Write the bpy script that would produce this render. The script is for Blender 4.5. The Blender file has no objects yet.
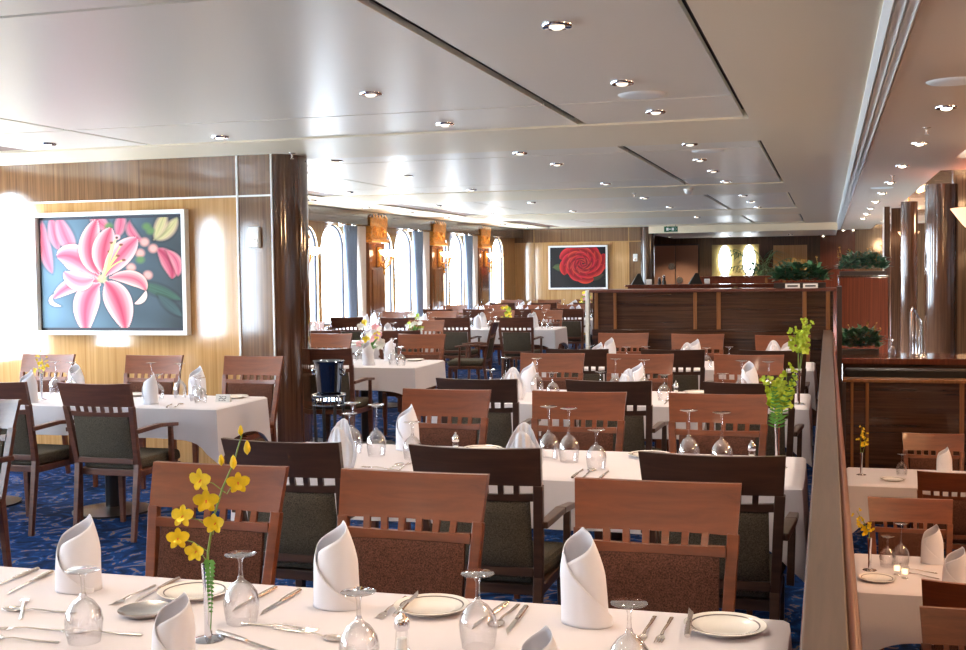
import bpy, bmesh, math, random
import numpy as np
from mathutils import Vector, Matrix, Euler
random.seed(7); PI = math.pi
S = bpy.context.scene
COL = S.collection
rnd = random.uniform

# ------------------------------------------------------------------ materials
def newmat(name):
    m = bpy.data.materials.new(name); m.use_nodes = True
    nt = m.node_tree; b = nt.nodes['Principled BSDF']
    return m, nt, b
def srgb(r, g, b):
    f = lambda c: (c/255/12.92) if c/255 <= .04045 else ((c/255+.055)/1.055)**2.4
    return (f(r), f(g), f(b), 1)
def plain(name, col, rough=.5, metal=0, coat=0, spec=.5, noise=0, nscale=20, bump=0):
    m, nt, b = newmat(name)
    b.inputs['Base Color'].default_value = col
    b.inputs['Roughness'].default_value = rough
    b.inputs['Metallic'].default_value = metal
    b.inputs['Coat Weight'].default_value = coat
    b.inputs['Specular IOR Level'].default_value = spec
    if noise or bump:
        tc = nt.nodes.new('ShaderNodeTexCoord'); n = nt.nodes.new('ShaderNodeTexNoise')
        n.inputs['Scale'].default_value = nscale; n.inputs['Detail'].default_value = 4
        nt.links.new(tc.outputs['Object'], n.inputs['Vector'])
        if noise:
            r = nt.nodes.new('ShaderNodeValToRGB')
            r.color_ramp.elements[0].position = .3; r.color_ramp.elements[1].position = .7
            r.color_ramp.elements[0].color = tuple(c*(1-noise) for c in col[:3])+(1,)
            r.color_ramp.elements[1].color = tuple(min(1, c*(1+noise)) for c in col[:3])+(1,)
            nt.links.new(n.outputs['Fac'], r.inputs['Fac']); nt.links.new(r.outputs['Color'], b.inputs['Base Color'])
        if bump:
            bp = nt.nodes.new('ShaderNodeBump'); bp.inputs['Strength'].default_value = bump; bp.inputs['Distance'].default_value = .01
            nt.links.new(n.outputs['Fac'], bp.inputs['Height']); nt.links.new(bp.outputs['Normal'], b.inputs['Normal'])
    return m
def wood(name, c1, c2, scale=(30, 30, 1.5), rough=.25, coat=.0, dist=1.5, bump=0, detail=6):
    m, nt, b = newmat(name)
    tc = nt.nodes.new('ShaderNodeTexCoord'); mp = nt.nodes.new('ShaderNodeMapping')
    mp.inputs['Scale'].default_value = scale
    n = nt.nodes.new('ShaderNodeTexNoise'); n.inputs['Scale'].default_value = 1; n.inputs['Detail'].default_value = detail
    n.inputs['Distortion'].default_value = dist; n.inputs['Roughness'].default_value = .6
    r = nt.nodes.new('ShaderNodeValToRGB')
    r.color_ramp.elements[0].position = .32; r.color_ramp.elements[1].position = .68
    r.color_ramp.elements[0].color = c1; r.color_ramp.elements[1].color = c2
    L = nt.links.new
    L(tc.outputs['Object'], mp.inputs['Vector']); L(mp.outputs['Vector'], n.inputs['Vector'])
    L(n.outputs['Fac'], r.inputs['Fac']); L(r.outputs['Color'], b.inputs['Base Color'])
    b.inputs['Roughness'].default_value = rough; b.inputs['Coat Weight'].default_value = coat
    b.inputs['Coat Roughness'].default_value = .06
    return m
def emit(name, col, strength):
    m, nt, b = newmat(name)
    b.inputs['Base Color'].default_value = col
    b.inputs['Emission Color'].default_value = col; b.inputs['Emission Strength'].default_value = strength
    return m
def glassy(name, tint=(1, 1, 1, 1), base=.05, edge=.6, rough=.02):
    m = bpy.data.materials.new(name); m.use_nodes = True; nt = m.node_tree; nt.nodes.clear()
    o = nt.nodes.new('ShaderNodeOutputMaterial'); t = nt.nodes.new('ShaderNodeBsdfTransparent'); g = nt.nodes.new('ShaderNodeBsdfGlossy')
    g.inputs['Roughness'].default_value = rough; t.inputs['Color'].default_value = tint
    lw = nt.nodes.new('ShaderNodeLayerWeight'); lw.inputs['Blend'].default_value = .35
    mr = nt.nodes.new('ShaderNodeMapRange'); mr.inputs['To Min'].default_value = base; mr.inputs['To Max'].default_value = edge
    mx = nt.nodes.new('ShaderNodeMixShader'); L = nt.links.new
    L(lw.outputs['Facing'], mr.inputs['Value']); L(mr.outputs['Result'], mx.inputs['Fac'])
    L(t.outputs[0], mx.inputs[1]); L(g.outputs[0], mx.inputs[2]); L(mx.outputs[0], o.inputs['Surface'])
    return m

M = {}
M['chairwood'] = wood('mahogany', srgb(96, 47, 22), srgb(126, 66, 33), (2.5, 30, 30), .36, .1, .8)
M['chairwood_half_shaded'] = wood('half_shaded_mahogany', srgb(80, 46, 34), srgb(108, 66, 46), (2.5, 30, 30), .34, .1, .8)  # mahogany again, with weaker shade mixed into its colour
M['chairwood_shaded'] = wood('shaded_mahogany', srgb(60, 40, 31), srgb(80, 55, 42), (2.5, 30, 30), .34, .1, .8)  # same mahogany, shade on the armchair backs put into the colour
M['walnut'] = wood('walnut_dark', srgb(58, 38, 28), srgb(92, 64, 46), (45, 45, 1.2), .16, .5, .6)
M['walnut_panel'] = wood('walnut_panel', srgb(88, 62, 44), srgb(132, 98, 70), (45, 45, .8), .12, .6, .5)
M['oak_panel'] = wood('oak_panel', srgb(172, 128, 80), srgb(202, 160, 108), (40, 40, .7), .1, .6, .5)
M['partition'] = wood('partition_wood', srgb(44, 27, 20), srgb(82, 54, 38), (1.2, 40, 38), .2, .4, .8)
M['batten'] = wood('batten_wood', srgb(112, 72, 40), srgb(150, 100, 58), (40, 40, 1.5), .25, .3)
M['matte_wood'] = plain('matte_wood', srgb(52, 32, 24), .6)
M['redwood'] = wood('red_wood', srgb(86, 40, 28), srgb(116, 58, 38), (45, 45, .8), .15, .4, .5)
M['pilwood'] = wood('pilaster_wood', srgb(112, 66, 40), srgb(146, 92, 56), (45, 45, .8), .15, .4, .5)
M['rail_top'] = wood('rail_top', srgb(76, 61, 53), srgb(92, 75, 65), (60, 3, 60), .35, .1, .6)
M['mould'] = wood('rail_mould', srgb(84, 42, 32), srgb(110, 58, 42), (60, 3, 60), .4, .1, .6)
M['fabric'] = plain('mottled_fabric', srgb(84, 54, 43), .95, noise=.55, nscale=230, bump=.25, spec=.1)
M['fabric_shaded'] = plain('shade_tinted_fabric', srgb(82, 74, 63), .95, noise=.5, nscale=230, bump=.25, spec=.1)  # chair fabric with the shade and daylight tint of the backs painted in
M['fabric'].node_tree.nodes['Noise Texture'].inputs['Detail'].default_value = 2
M['cloth'] = plain('white_cloth', srgb(210, 203, 206), .85, bump=.04, nscale=60, spec=.2)
M['napkin'] = plain('napkin_cloth', srgb(228, 226, 232), .85, spec=.15)
M['napkin'].node_tree.nodes['Principled BSDF'].inputs['Subsurface Weight'].default_value = 0
M['china'] = plain('china', srgb(236, 230, 222), .12, coat=.5)
M['chinaband'] = plain('china_band', srgb(120, 110, 110), .2)
M['steel'] = plain('steel', srgb(222, 214, 208), .26, metal=1)
M['bucketmetal'] = plain('bucket_metal', srgb(120, 124, 132), .12, metal=1)
M['darksteel'] = plain('dark_steel', srgb(70, 66, 64), .3, metal=.8)
M['chrome'] = plain('chrome', srgb(225, 225, 230), .06, metal=1)
M['glass'] = glassy('wine_glass', (.995, .995, 1, 1), .035, .85)
M['pane'] = glassy('window_pane', (.97, .99, 1, 1), .03, .3)
M['white'] = plain('white_paint', srgb(236, 236, 232), .45)
M['cream'] = plain('cream_ceiling', srgb(240, 226, 198), .4, spec=.5)
M['panel'] = plain('ceiling_panel', srgb(238, 230, 214), .33, metal=0, spec=.45)
M['soffit'] = plain('soffit_beige', srgb(206, 182, 158), .45)
M['copper'] = plain('copper_panel', srgb(176, 132, 96), .18, metal=.5)
M['column'] = wood('column_wood', srgb(66, 44, 34), srgb(98, 68, 50), (45, 45, 1.2), .1, 1, .6)
M['slot'] = plain('dark_slot', srgb(52, 40, 36), .6)
M['brownslot'] = plain('brown_slot', srgb(104, 74, 60), .6)
M['gold'] = plain('gilt', srgb(214, 150, 72), .35, metal=.5, noise=.3, nscale=30)
M['lampbulb'] = emit('lamp_glass', (1, .80, .55, 1), 6)
M['bulb'] = emit('downlight_bulb', (1, .86, .68, 1), 14)
M['dimbulb'] = emit('dim_bulb', (1, .9, .75, 1), 1.0)
M['plum'] = plain('black_leather', srgb(18, 15, 15), .35)
M['cardwhite'] = plain('card_white', srgb(230, 228, 224), .6)
M['cardink'] = plain('card_ink', srgb(50, 50, 52), .7)
M['green'] = plain('leaf_green', srgb(84, 140, 54), .5, noise=.35, nscale=12)
M['ivy'] = plain('leaf_dark', srgb(58, 104, 74), .4, noise=.5, nscale=9)
M['palm'] = plain('leaf_palm', srgb(70, 104, 56), .45, noise=.35, nscale=6)
M['twig'] = plain('dry_blossom', srgb(196, 150, 78), .7, noise=.3, nscale=30)
M['lime'] = plain('lime_blossom', srgb(168, 190, 46), .55, noise=.2, nscale=40)
M['yellow'] = plain('yellow_petal', srgb(238, 206, 28), .5, noise=.12, nscale=50)
M['lip'] = plain('orange_lip', srgb(226, 120, 36), .5)
M['pinkp'] = plain('pink_petal', srgb(232, 170, 180), .6)
M['whitep'] = plain('white_petal', srgb(245, 245, 240), .6)
M['stem'] = plain('stem_green', srgb(110, 140, 48), .5)
M['bronze'] = plain('bronze_door', srgb(170, 126, 100), .3, metal=.4)
M['signgreen'] = plain('sign_green', srgb(20, 96, 66), .5)
M['darkframe'] = plain('dark_frame', srgb(22, 24, 42), .5)
M['blind'] = plain('pale_blind', srgb(196, 178, 120), .7)
M['curtain'] = plain('grey_curtain', srgb(128, 142, 166), .9)
M['sheer'] = plain('cream_curtain', srgb(225, 208, 196), .9)

def carpet():
    m, nt, b = newmat('blue_carpet'); L = nt.links.new
    tc = nt.nodes.new('ShaderNodeTexCoord')
    n = nt.nodes.new('ShaderNodeTexNoise'); n.inputs['Scale'].default_value = 5; n.inputs['Detail'].default_value = 3; n.inputs['Distortion'].default_value = 2.5
    r = nt.nodes.new('ShaderNodeValToRGB'); e = r.color_ramp.elements
    e[0].position = .35; e[0].color = srgb(6, 26, 60); e[1].position = .54; e[1].color = srgb(12, 52, 108)
    x = e.new(.60); x.color = srgb(26, 84, 148); x = e.new(.63); x.color = srgb(158, 122, 84); x = e.new(.68); x.color = srgb(30, 80, 140)
    n2 = nt.nodes.new('ShaderNodeTexNoise'); n2.inputs['Scale'].default_value = 240
    mx = nt.nodes.new('ShaderNodeMix'); mx.data_type = 'RGBA'; mx.blend_type = 'MULTIPLY'; mx.inputs[0].default_value = .6
    L(tc.outputs['Object'], n.inputs['Vector']); L(tc.outputs['Object'], n2.inputs['Vector'])
    L(n.outputs['Fac'], r.inputs['Fac']); L(r.outputs['Color'], mx.inputs[6]); L(n2.outputs['Color'], mx.inputs[7])
    L(mx.outputs[2], b.inputs['Base Color']); b.inputs['Roughness'].default_value = .95; b.inputs['Specular IOR Level'].default_value = .1
    return m
M['carpet'] = carpet()

# ------------------------------------------------------------------ mesh helpers
class G:
    round = False
    def __init__(s): s.bm = bmesh.new(); s.mats = []; s.mi = 0
    def mat(s, name):
        if name not in s.mats: s.mats.append(name)
        s.mi = s.mats.index(name); return s
    def _f(s, vs, smooth=False):
        try: f = s.bm.faces.new(vs)
        except ValueError: return None
        f.material_index = s.mi; f.smooth = smooth; return f
    def hexa(s, p, bev=0):
        v = [s.bm.verts.new(q) for q in p]
        fs = [s._f([v[i] for i in q]) for q in ((0, 3, 2, 1), (4, 5, 6, 7), (0, 1, 5, 4), (1, 2, 6, 5), (2, 3, 7, 6), (3, 0, 4, 7))]
        if bev:
            es = list({e for f in fs for e in f.edges})
            bmesh.ops.bevel(s.bm, geom=es, offset=bev, segments=2, affect='EDGES', profile=.5)
        return s
    def box(s, x0, x1, y0, y1, z0, z1, bev=0):
        return s.hexa([(x0, y0, z0), (x1, y0, z0), (x1, y1, z0), (x0, y1, z0), (x0, y0, z1), (x1, y0, z1), (x1, y1, z1), (x0, y1, z1)], bev)
    def bar(s, a, b, w, d, up=(0, 0, 1), w2=None, d2=None, bev=0):
        a = Vector(a); b = Vector(b); t = (b-a).normalized(); u = Vector(up)
        x = t.cross(u)
        if x.length < 1e-4: x = t.cross(Vector((0, 1, 0)))
        x.normalize(); y = x.cross(t).normalized(); w2 = w2 or w; d2 = d2 or d
        P = []
        for c, ww, dd in ((a, w, d), (b, w2, d2)):
            for sx, sy in ((-1, -1), (1, -1), (1, 1), (-1, 1)): P.append(c + x*sx*ww/2 + y*sy*dd/2)
        return s.hexa(P, bev)
    def grid(s, fn, nu, nv, cu=False, cv=False, smooth=True, flip=False):
        V = [[s.bm.verts.new(fn(i/nu, j/nv)) for j in range(nv + (0 if cv else 1))] for i in range(nu + (0 if cu else 1))]
        for i in range(nu):
            for j in range(nv):
                q = [V[i][j], V[(i+1) % len(V)][j], V[(i+1) % len(V)][(j+1) % len(V[0])], V[i][(j+1) % len(V[0])]]
                if flip: q.reverse()
                s._f(q, smooth)
        return V
    def lathe(s, prof, c=(0, 0, 0), n=24, smooth=True, close=False, sx=1, sy=1):
        k = len(prof)
        V = [[s.bm.verts.new((c[0]+sx*r*math.cos(2*PI*i/n), c[1]+sy*r*math.sin(2*PI*i/n), c[2]+z)) for (r, z) in prof] for i in range(n)]
        for i in range(n):
            for j in range(k if close else k-1):
                s._f([V[i][j], V[(i+1) % n][j], V[(i+1) % n][(j+1) % k], V[i][(j+1) % k]], smooth)
        if not close:
            for j in (0, k-1):
                if prof[j][0] > 1e-5: s._f([V[i][j] for i in (range(n) if j else range(n-1, -1, -1))])
        return s
    def tube(s, pts, r, n=6, smooth=True, flat=1):
        pts = [Vector(p) for p in pts]; k = len(pts)
        if not hasattr(r, '__len__'): r = [r]*k
        prev = None; V = []
        for i in range(k):
            t = (pts[min(i+1, k-1)]-pts[max(i-1, 0)]).normalized()
            if prev is None:
                x = t.cross(Vector((0, 0, 1)));
                if x.length < 1e-3: x = t.cross(Vector((0, 1, 0)))
            else: x = prev - t*prev.dot(t)
            x.normalize(); prev = x; y = t.cross(x)
            V.append([s.bm.verts.new(pts[i]+(x*math.cos(2*PI*a/n)+y*flat*math.sin(2*PI*a/n))*r[i]) for a in range(n)])
        for i in range(k-1):
            for a in range(n): s._f([V[i][a], V[i][(a+1) % n], V[i+1][(a+1) % n], V[i+1][a]], smooth)
        s._f(V[0][::-1]); s._f(V[-1]); return s
    def cyl(s, a, b, r, n=16, r2=None, smooth=True): return s.tube([a, b], [r, r if r2 is None else r2], n, smooth)
    def leaf(s, base, dir, length, width, up=(0, 0, 1), bend=.3, n=4):
        d = Vector(dir).normalized(); u = Vector(up); x = d.cross(u)
        if x.length < 1e-3: x = Vector((1, 0, 0))
        x.normalize(); u2 = x.cross(d).normalized(); b = Vector(base); L = []; R = []; C = []
        for i in range(n+1):
            t = i/n; w = width*.5*(math.sin(PI*min(.98, .08+t*.92))**.8 if not s.round else min(1, .35+1.3*t)*max(.06, 1-max(0, t-.55)**2/.21)**.5); p = b+d*length*t-u2*bend*length*t*t
            L.append(s.bm.verts.new(p-x*w+u2*w*.25)); R.append(s.bm.verts.new(p+x*w+u2*w*.25)); C.append(s.bm.verts.new(p))
        for i in range(n):
            s._f([L[i], C[i], C[i+1], L[i+1]], True); s._f([C[i], R[i], R[i+1], C[i+1]], True)
        return s
    def done(s, name, mat=None, parent=None, loc=None, recalc=True):
        if recalc: bmesh.ops.recalc_face_normals(s.bm, faces=s.bm.faces[:])
        s.bm.normal_update()
        for e in s.bm.edges:
            if len(e.link_faces) == 2 and e.calc_face_angle(0) > .75: e.smooth = False
        me = bpy.data.meshes.new(name); s.bm.to_mesh(me); s.bm.free()
        for k in (s.mats or [mat]): me.materials.append(M[k])
        o = bpy.data.objects.new(name, me); COL.objects.link(o)
        if parent: o.parent = parent
        if loc is not None: o.location = loc
        return o

def tag(o, label, cat, group=None, kind=None):
    o['label'] = label; o['category'] = cat
    if group: o['group'] = group
    if kind: o['kind'] = kind
    return o
def thing(name, label=None, cat=None, loc=(0, 0, 0), rz=0, group=None):
    o = bpy.data.objects.new(name, None); COL.objects.link(o); o.location = loc; o.rotation_euler = (0, 0, rz)
    o.empty_display_size = .1
    if label: tag(o, label, cat, group)
    return o
def struct(g, name, mat=None):
    o = g.done(name, mat); o['kind'] = 'structure'; return o
def children(o): return [c for c in bpy.data.objects if c.parent == o]
KIDS = {}
def kids(o):
    if o.name not in KIDS: KIDS[o.name] = children(o)
    return KIDS[o.name]
def copy_tree(o, parent=None):
    c = o.copy(); COL.objects.link(c)
    if parent: c.parent = parent
    for ch in kids(o): copy_tree(ch, c)
    return c
USED = set()
def place(proto, loc, rz, label, group=None, scale=None, tilt=None):
    """first use moves the prototype itself, later uses copy it with its parts"""
    if proto.name in USED: o = copy_tree(proto)
    else: USED.add(proto.name); kids(proto); [kids(k) for k in kids(proto)]; o = proto
    o.location = loc; o.rotation_euler = tilt if tilt else (0, 0, rz)
    if scale: o.scale = scale
    o['label'] = label
    if group: o['group'] = group
    elif 'group' in o: del o['group']
    return o
ORD = ['nearest', 'second nearest', 'third nearest', 'fourth nearest', 'fifth nearest', 'sixth nearest', 'seventh nearest', 'eighth nearest', 'ninth nearest', 'tenth nearest', 'eleventh nearest', 'twelfth nearest']

# ------------------------------------------------------------------ camera (photo: 966x650, long lens, slightly down and left)
H = 1.58
R = ((0.959829, -0.000855, 0.280584), (0.280291, 0.048746, -0.958677), (-0.012857, 0.998811, 0.047028))
cam = bpy.data.cameras.new('camera'); co = bpy.data.objects.new('camera', cam); COL.objects.link(co)
co.matrix_world = Matrix([list(R[0])+[0], list(R[1])+[0], list(R[2])+[H], [0, 0, 0, 1]])
cam.sensor_width = 36; cam.lens = 1180/966*36; cam.clip_start = .05; cam.clip_end = 200
S.camera = co

# ------------------------------------------------------------------ room
ZC = 2.52; XW = -7.2; YW = 8.6; YB = 27.4; YE = 32.5; XR = 4.2; ZL = -.8
struct(G().box(XW-.3, .0, -3.5, YE, -.12, 0), 'floor', 'carpet')
struct(G().box(0, XR, -3.5, YE, ZL-.12, ZL), 'floor_lower', 'carpet')
struct(G().box(XW-.3, XR+.2, -3.6, -3.5, ZL, ZC+.1), 'wall_rear', 'walnut')
struct(G().box(XR, XR+.2, -3.5, YE, ZL, ZC+.1), 'wall_right', 'walnut')

def arch_wall(g, y0, y1, z0, z1, ops, x=XW, th=.16, n=14):
    """ops: (a, b, sill, spring)"""
    cur = y0
    def quad(ya, yb, za, zb, zc, zd):   # ya:za..zd  yb:zb..zc
        for xx, fl in ((x, 0), (x-th, 1)):
            v = [g.bm.verts.new(p) for p in ((xx, ya, za), (xx, yb, zb), (xx, yb, zc), (xx, ya, zd))]
            g._f(v[::-1] if fl else v)
    for (a, b, sill, spr) in ops:
        quad(cur, a, z0, z0, z1, z1); quad(a, b, z0, z0, sill, sill)
        r = (b-a)/2; c = (a+b)/2
        pts = [(c-r*math.cos(PI*i/n), spr+r*.8*math.sin(PI*i/n)) for i in range(n+1)]
        for i in range(n): quad(pts[i][0], pts[i+1][0], pts[i][1], pts[i+1][1], z1, z1)
        loop = [(a, sill)]+pts+[(b, sill)]
        for i in range(len(loop)):
            p, q = loop[i], loop[(i+1) % len(loop)]
            g._f([g.bm.verts.new(k) for k in ((x, *p), (x, *q), (x-th, *q), (x-th, *p))])
        cur = b
    quad(cur, y1, z0, z0, z1, z1)
PC = [17.87+3.1*k for k in range(-6, 4)]     # pilaster centres on the window wall
g = G().mat('oak_panel'); ops = []; SILL, SPR = .78, 1.93
for c in PC:
    ops += [(c+.42, c+1.24, SILL, SPR), (c+1.36, c+2.26, SILL, SPR)]
ops = [(7.3, 8.4, SILL, SPR) if abs(o[0]-6.83) < .05 else o for o in ops]
arch_wall(g, -3.5, YE, 0, ZC+.05, [o for o in ops if o[0] > -3.3 and o[1] < YB-.2])
struct(g, 'wall_left')
wn = 0
for (a, b, s_, sp) in ops:
    if a < -3.3 or b > YB-.2: continue
    wn += 1
    r = (b-a)/2; c = (a+b)/2
    pts = [(a, s_)]+[(c-r*math.cos(PI*i/14), sp+r*.8*math.sin(PI*i/14)) for i in range(15)]+[(b, s_)]
    w = thing('window_%d' % wn, loc=(0, 0, 0)); w['kind'] = 'structure'
    g = G(); v = [g.bm.verts.new((XW-.1, *p)) for p in pts]; g._f(v); g.done('pane', 'pane', w, recalc=False)
    G().tube([(XW-.05, *p) for p in pts]+[(XW-.05, a, s_)], .022, 6).done('window_frame', 'darkframe', w)
# portals: daylight through the real window openings
for c in PC:
    if c+.4 < -3.3 or c+2.6 > YB: continue
    l = bpy.data.lights.new('daylight', 'AREA'); l.shape = 'RECTANGLE'; l.size = 1.6; l.cycles.is_portal = True
    o = bpy.data.objects.new('daylight_portal', l); COL.objects.link(o); o.location = (XW-.2, c+1.34, 1.5); l.size_y = 2.4 if abs(c-5.47) > .1 else 3.4; o.rotation_euler = (0, -PI/2, 0)

# header soffit over the windows and sill ledge
struct(G().box(XW, XW+.22, 9.1, YB, 2.30, ZC), 'trim_1', 'walnut')
struct(G().box(XW, XW+.12, 9.1, YB, .70, .76), 'trim_2', 'walnut')

# pilasters with gilded capitals and bowl sconces
vis = [c for c in PC if c > 11 and c < YB-1.5]
for k, c in enumerate(vis):
    nm = ORD[k]
    t = thing('pilaster', 'wooden pilaster between the arched windows with gilded carved capital, %s of the row' % nm, 'pilaster', (XW+.003, c, 0), 0, 'pilasters along the window wall')
    G().box(0, .2, -.34, .34, 0, 2.03, .01).box(.2, .215, -.24, .24, .15, 1.6, .006).done('shaft', 'pilwood', t)
    g = G().box(0, .24, -.36, .36, 2.09, 2.294, .008).box(.224, .25, -.36, .36, 2.294, 2.43, .004).box(0, .27, -.39, .39, 2.035, 2.09, .012)
    for s_ in (-1, 1):
        # scroll rings on the room face and on the near side face
        g.tube([(.245, s_*.16+.11*math.cos(a*PI/8)*(1-a/40), 2.20+.1*math.sin(a*PI/8)*(1-a/40)) for a in range(0, 24)], .014, 5)
        g.tube([(.12+.06*math.cos(a*PI/8)*(1-a/40), -.37, 2.20+.09*math.sin(a*PI/8)*(1-a/40)) for a in range(0, 24)], .012, 5)
    for i in range(5):
        y = -.26+.13*i; g.leaf((.255, y, 2.36), (.2, 0, 1), .13, .1, (1, 0, 0))
        g.leaf((.04+.045*i, -.36, 2.2), (0, -.2, 1), .09, .09, (0, -1, 0))
    g.done('capital', 'gold', t)
    q = thing('sconce', 'glowing two-bowl glass wall sconce on the %s wooden pilaster' % nm, 'wall lamp', (XW+.23, c, 1.80), 0, 'bowl sconces on the pilasters')
    G().box(-.01, .03, -.05, .05, -.16, .16, .006).tube([(.02, 0, -.1), (.1, 0, -.2), (.2, 0, -.1), (.22, 0, .04)], .014, 8).lathe([(.001, -.3), (.03, -.26), (.012, -.22), (.02, -.16), (.01, -.1)], (.09, 0, 0), 10).done('bracket', 'gold', q)
    for s_ in (-.13, .13):
        am = G().tube([(.02, 0, -.08), (.12, s_*.7, -.1), (.2, s_, .0)], .011, 6).done('arm', 'gold', q)
        G().lathe([(.0, .0), (.06, .012), (.11, .05), (.14, .11), (.134, .11), (.1, .055), (.05, .02), (.0, .012)], (.2, s_, 0), 20).done('bowl', 'lampbulb', am)
    # curtains at the far side of each bay
for k, c in enumerate([PC[PC.index(vis[0])-0]]+vis[1:]):
    for nm, off, w, m, lab in (('dark', -.98, .26, 'curtain', 'slate blue'), ('pale', -.56, .15, 'sheer', 'cream')):
        yc = c+off
        def fn(u, v, yc=yc, w=w, off=off):
            z = .3+u*1.98; a = v*2*PI*4
            pinch = .55+.45*abs(u-.28)/.72 if off < -.5 else 1
            return (XW+.15+.045*math.sin(a), yc+(v-.5)*2*w*pinch, z)
        g = G(); g.grid(fn, 10, 48); o = g.done('curtain', m, recalc=False)
        tag(o, '%s curtain hanging beside the %s pilaster of the window wall' % (lab, ORD[k]), 'curtain', 'curtains on the window wall')
        sm = o.modifiers.new('s', 'SOLIDIFY'); sm.thickness = .006

# ---- wall with the lily painting
struct(G().mat('oak_panel').box(XW, -4.56, YW, YW+.5, 0, 2.19).mat('walnut_panel').box(XW, -4.56, YW-.004, YW+.5, 2.2, ZC+.05).box(-4.555, -4.27, YW-.002, YW+.5, 0, ZC+.05), 'wall_lily')
struct(G().box(XW, -4.25, YW-.014, YW-.003, 2.186, 2.2).box(-4.567, -4.553, YW-.016, YW-.001, 0, ZC).box(-4.262, -4.25, YW-.016, YW-.001, 0, ZC), 'trim_3', 'white')
g = G()
g.grid(lambda u, v: (-4.25+.145*math.sin(PI*u), YW+.26-.26*math.cos(PI*u), v*(ZC+.03)), 20, 1)
struct(g, 'wall_end', 'column')

# ---- far wall with the rose painting and the alcove behind
struct(G().mat('oak_panel').box(XW, -5.0+.55, YB, YB+.3, 0, 2.2).mat('walnut_panel').box(XW, -4.0, YB-.01, YB+.3, 2.2, ZC+.05).box(-4.45, -4.0, YB-.01, YB+.3, 0, 2.2), 'wall_rose')
struct(G().box(XW, -4.06, YB-.03, YB-.011, 2.18, 2.2).box(-4.46, -4.44, YB-.03, YB-.011, 0, ZC).box(-6.73, -6.71, YB-.03, YB-.001, 0, ZC), 'trim_4', 'oak_panel')
g = G(); g.lathe([(.16, 0), (.16, ZC)], (-4.03, YB+.05, 0), 20); struct(g, 'wall_rose_end', 'walnut')
struct(G().mat('walnut').box(-7.2, -4.62, YE-.02, YE+.2, 0, ZC+.1).box(-4.62, -3.35, YE-.02, YE+.2, 2.2, ZC+.1).box(-3.35, -3.02, YE-.05, YE+.2, 0, ZC+.1).box(-3.02, -1.77, YE-.02, YE+.2, 2.16, ZC+.1)
       .box(-3.02, -1.77, YE-.02, YE+.2, 0, 1.3).box(-1.77, -.25, YE-.05, YE+.2, 0, ZC+.1).mat('oak_panel').box(-1.4, -.53, YE-.08, YE-.05, 0, 2.12)
       .mat('redwood').box(-.2, .68, YE-.02, YE+.2, ZL, ZC+.1).mat('walnut_panel').box(.68, 4.4, YE-.1, YE+.2, ZL, ZC+.1).mat('walnut').box(-.25, -.2, YE-.2, YE, 0, ZC), 'wall_back')
struct(G().box(-7.2, XR, YE+.22, YE+.3, ZL, ZC+.1), 'wall_outer', 'slot')
d = thing('door_1', loc=(-4.0, YE, 0)); d['kind'] = 'structure'
for s_ in (-1, 1): G().box(s_*.31-.3, s_*.31+.3, -.06, -.01, .01, 2.16, .006).done('door_leaf', 'bronze', d)
G().lathe([(.0, 0), (.09, 0), (.09, .02), (0, .02)], (0, 0, 0), 16).done('door_emblem', 'steel', d).matrix_local = Matrix.Translation((-.1, -.07, 1.6)) @ Matrix.Rotation(PI/2, 4, 'X')
G().lathe([(.0, 0), (.09, 0), (.09, .02), (0, .02)], (0, 0, 0), 16).done('door_emblem', 'steel', d).matrix_local = Matrix.Translation((.12, -.07, 1.22)) @ Matrix.Rotation(PI/2, 4, 'X')
w = thing('window_40', loc=(-2.4, YE, 0)); w['kind'] = 'structure'
G().box(-.62, .63, .1, .12, 1.28, 2.18).done('blind', 'blind', w)
M['daywin'] = emit('daylit_window', (.86, .93, 1, 1), 9)
for x in (-.28, .36):
    g = G(); v = [g.bm.verts.new((x+.17*math.cos(a*PI/12), .06, 1.73+.42*math.sin(a*PI/12))) for a in range(24)]; g._f(v); g.done('pane', 'daywin', w, recalc=False)
    G().tube([(x+.18*math.cos(a*PI/12), .05, 1.73+.43*math.sin(a*PI/12)) for a in range(25)], .018, 6).done('window_frame', 'white', w)
struct(G().box(-4.05, .2, 27.3, YE, 2.36, ZC+.1), 'trim_5', 'cream')

# ---- ceiling: cream beams at ZC, satin panels above them, dark channels
g = G().mat('cream')
K = ZC-H; K = K/(2.5-H)
xch = [-.473*K, -1.53*K, -4.71*K, -5.72*K]; xL = -6.04*K
F = [(-3.4, 1.14), (2.5*K, 7.59*K), (8.95*K, 13.6*K), (15.38*K, 19.66*K), (21.9*K, 26.07*K), (28.6*K, 32*K)]
prev = -3.5
for a, b in F:
    if a > prev: g.box(XW, .2, prev, a, ZC, ZC+.06)
    g.box(XW, xL, a, b, ZC, ZC+.06); g.box(xch[0], .2, a, b, ZC, ZC+.06); prev = b
g.box(XW, .2, prev, YE, ZC, ZC+.06)
struct(g, 'ceiling')
g = G()
for a, b in F:
    ys = [a, a+(3.65-2.5)*K, b-(7.59-6.62)*K, b] if b-a > 4.3 else [a, b]
    if b-a > 4.3 and a > 8: ys = [a, a+.6*K, b-1.0*K, b]
    for i in range(len(ys)-1):
        for (x0, x1) in ((xch[3]+.0, xch[2]-.02), (xch[2]+.02, xch[1]-.03), (xch[1]+.03, xch[0]-.035)):
            g.box(x0, x1, ys[i]+.016, ys[i+1]-.016, ZC+.012, ZC+.04)
struct(g, 'ceiling_panels', 'panel')
struct(G().box(XW, .2, -3.5, YE, ZC+.07, ZC+.09), 'ceiling_void', 'slot')
g = G()
for a, b in F: g.box(xL, xch[3], a+.01, b-.01, ZC+.02, ZC+.05)
struct(g, 'trim_6', 'brownslot')
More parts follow.
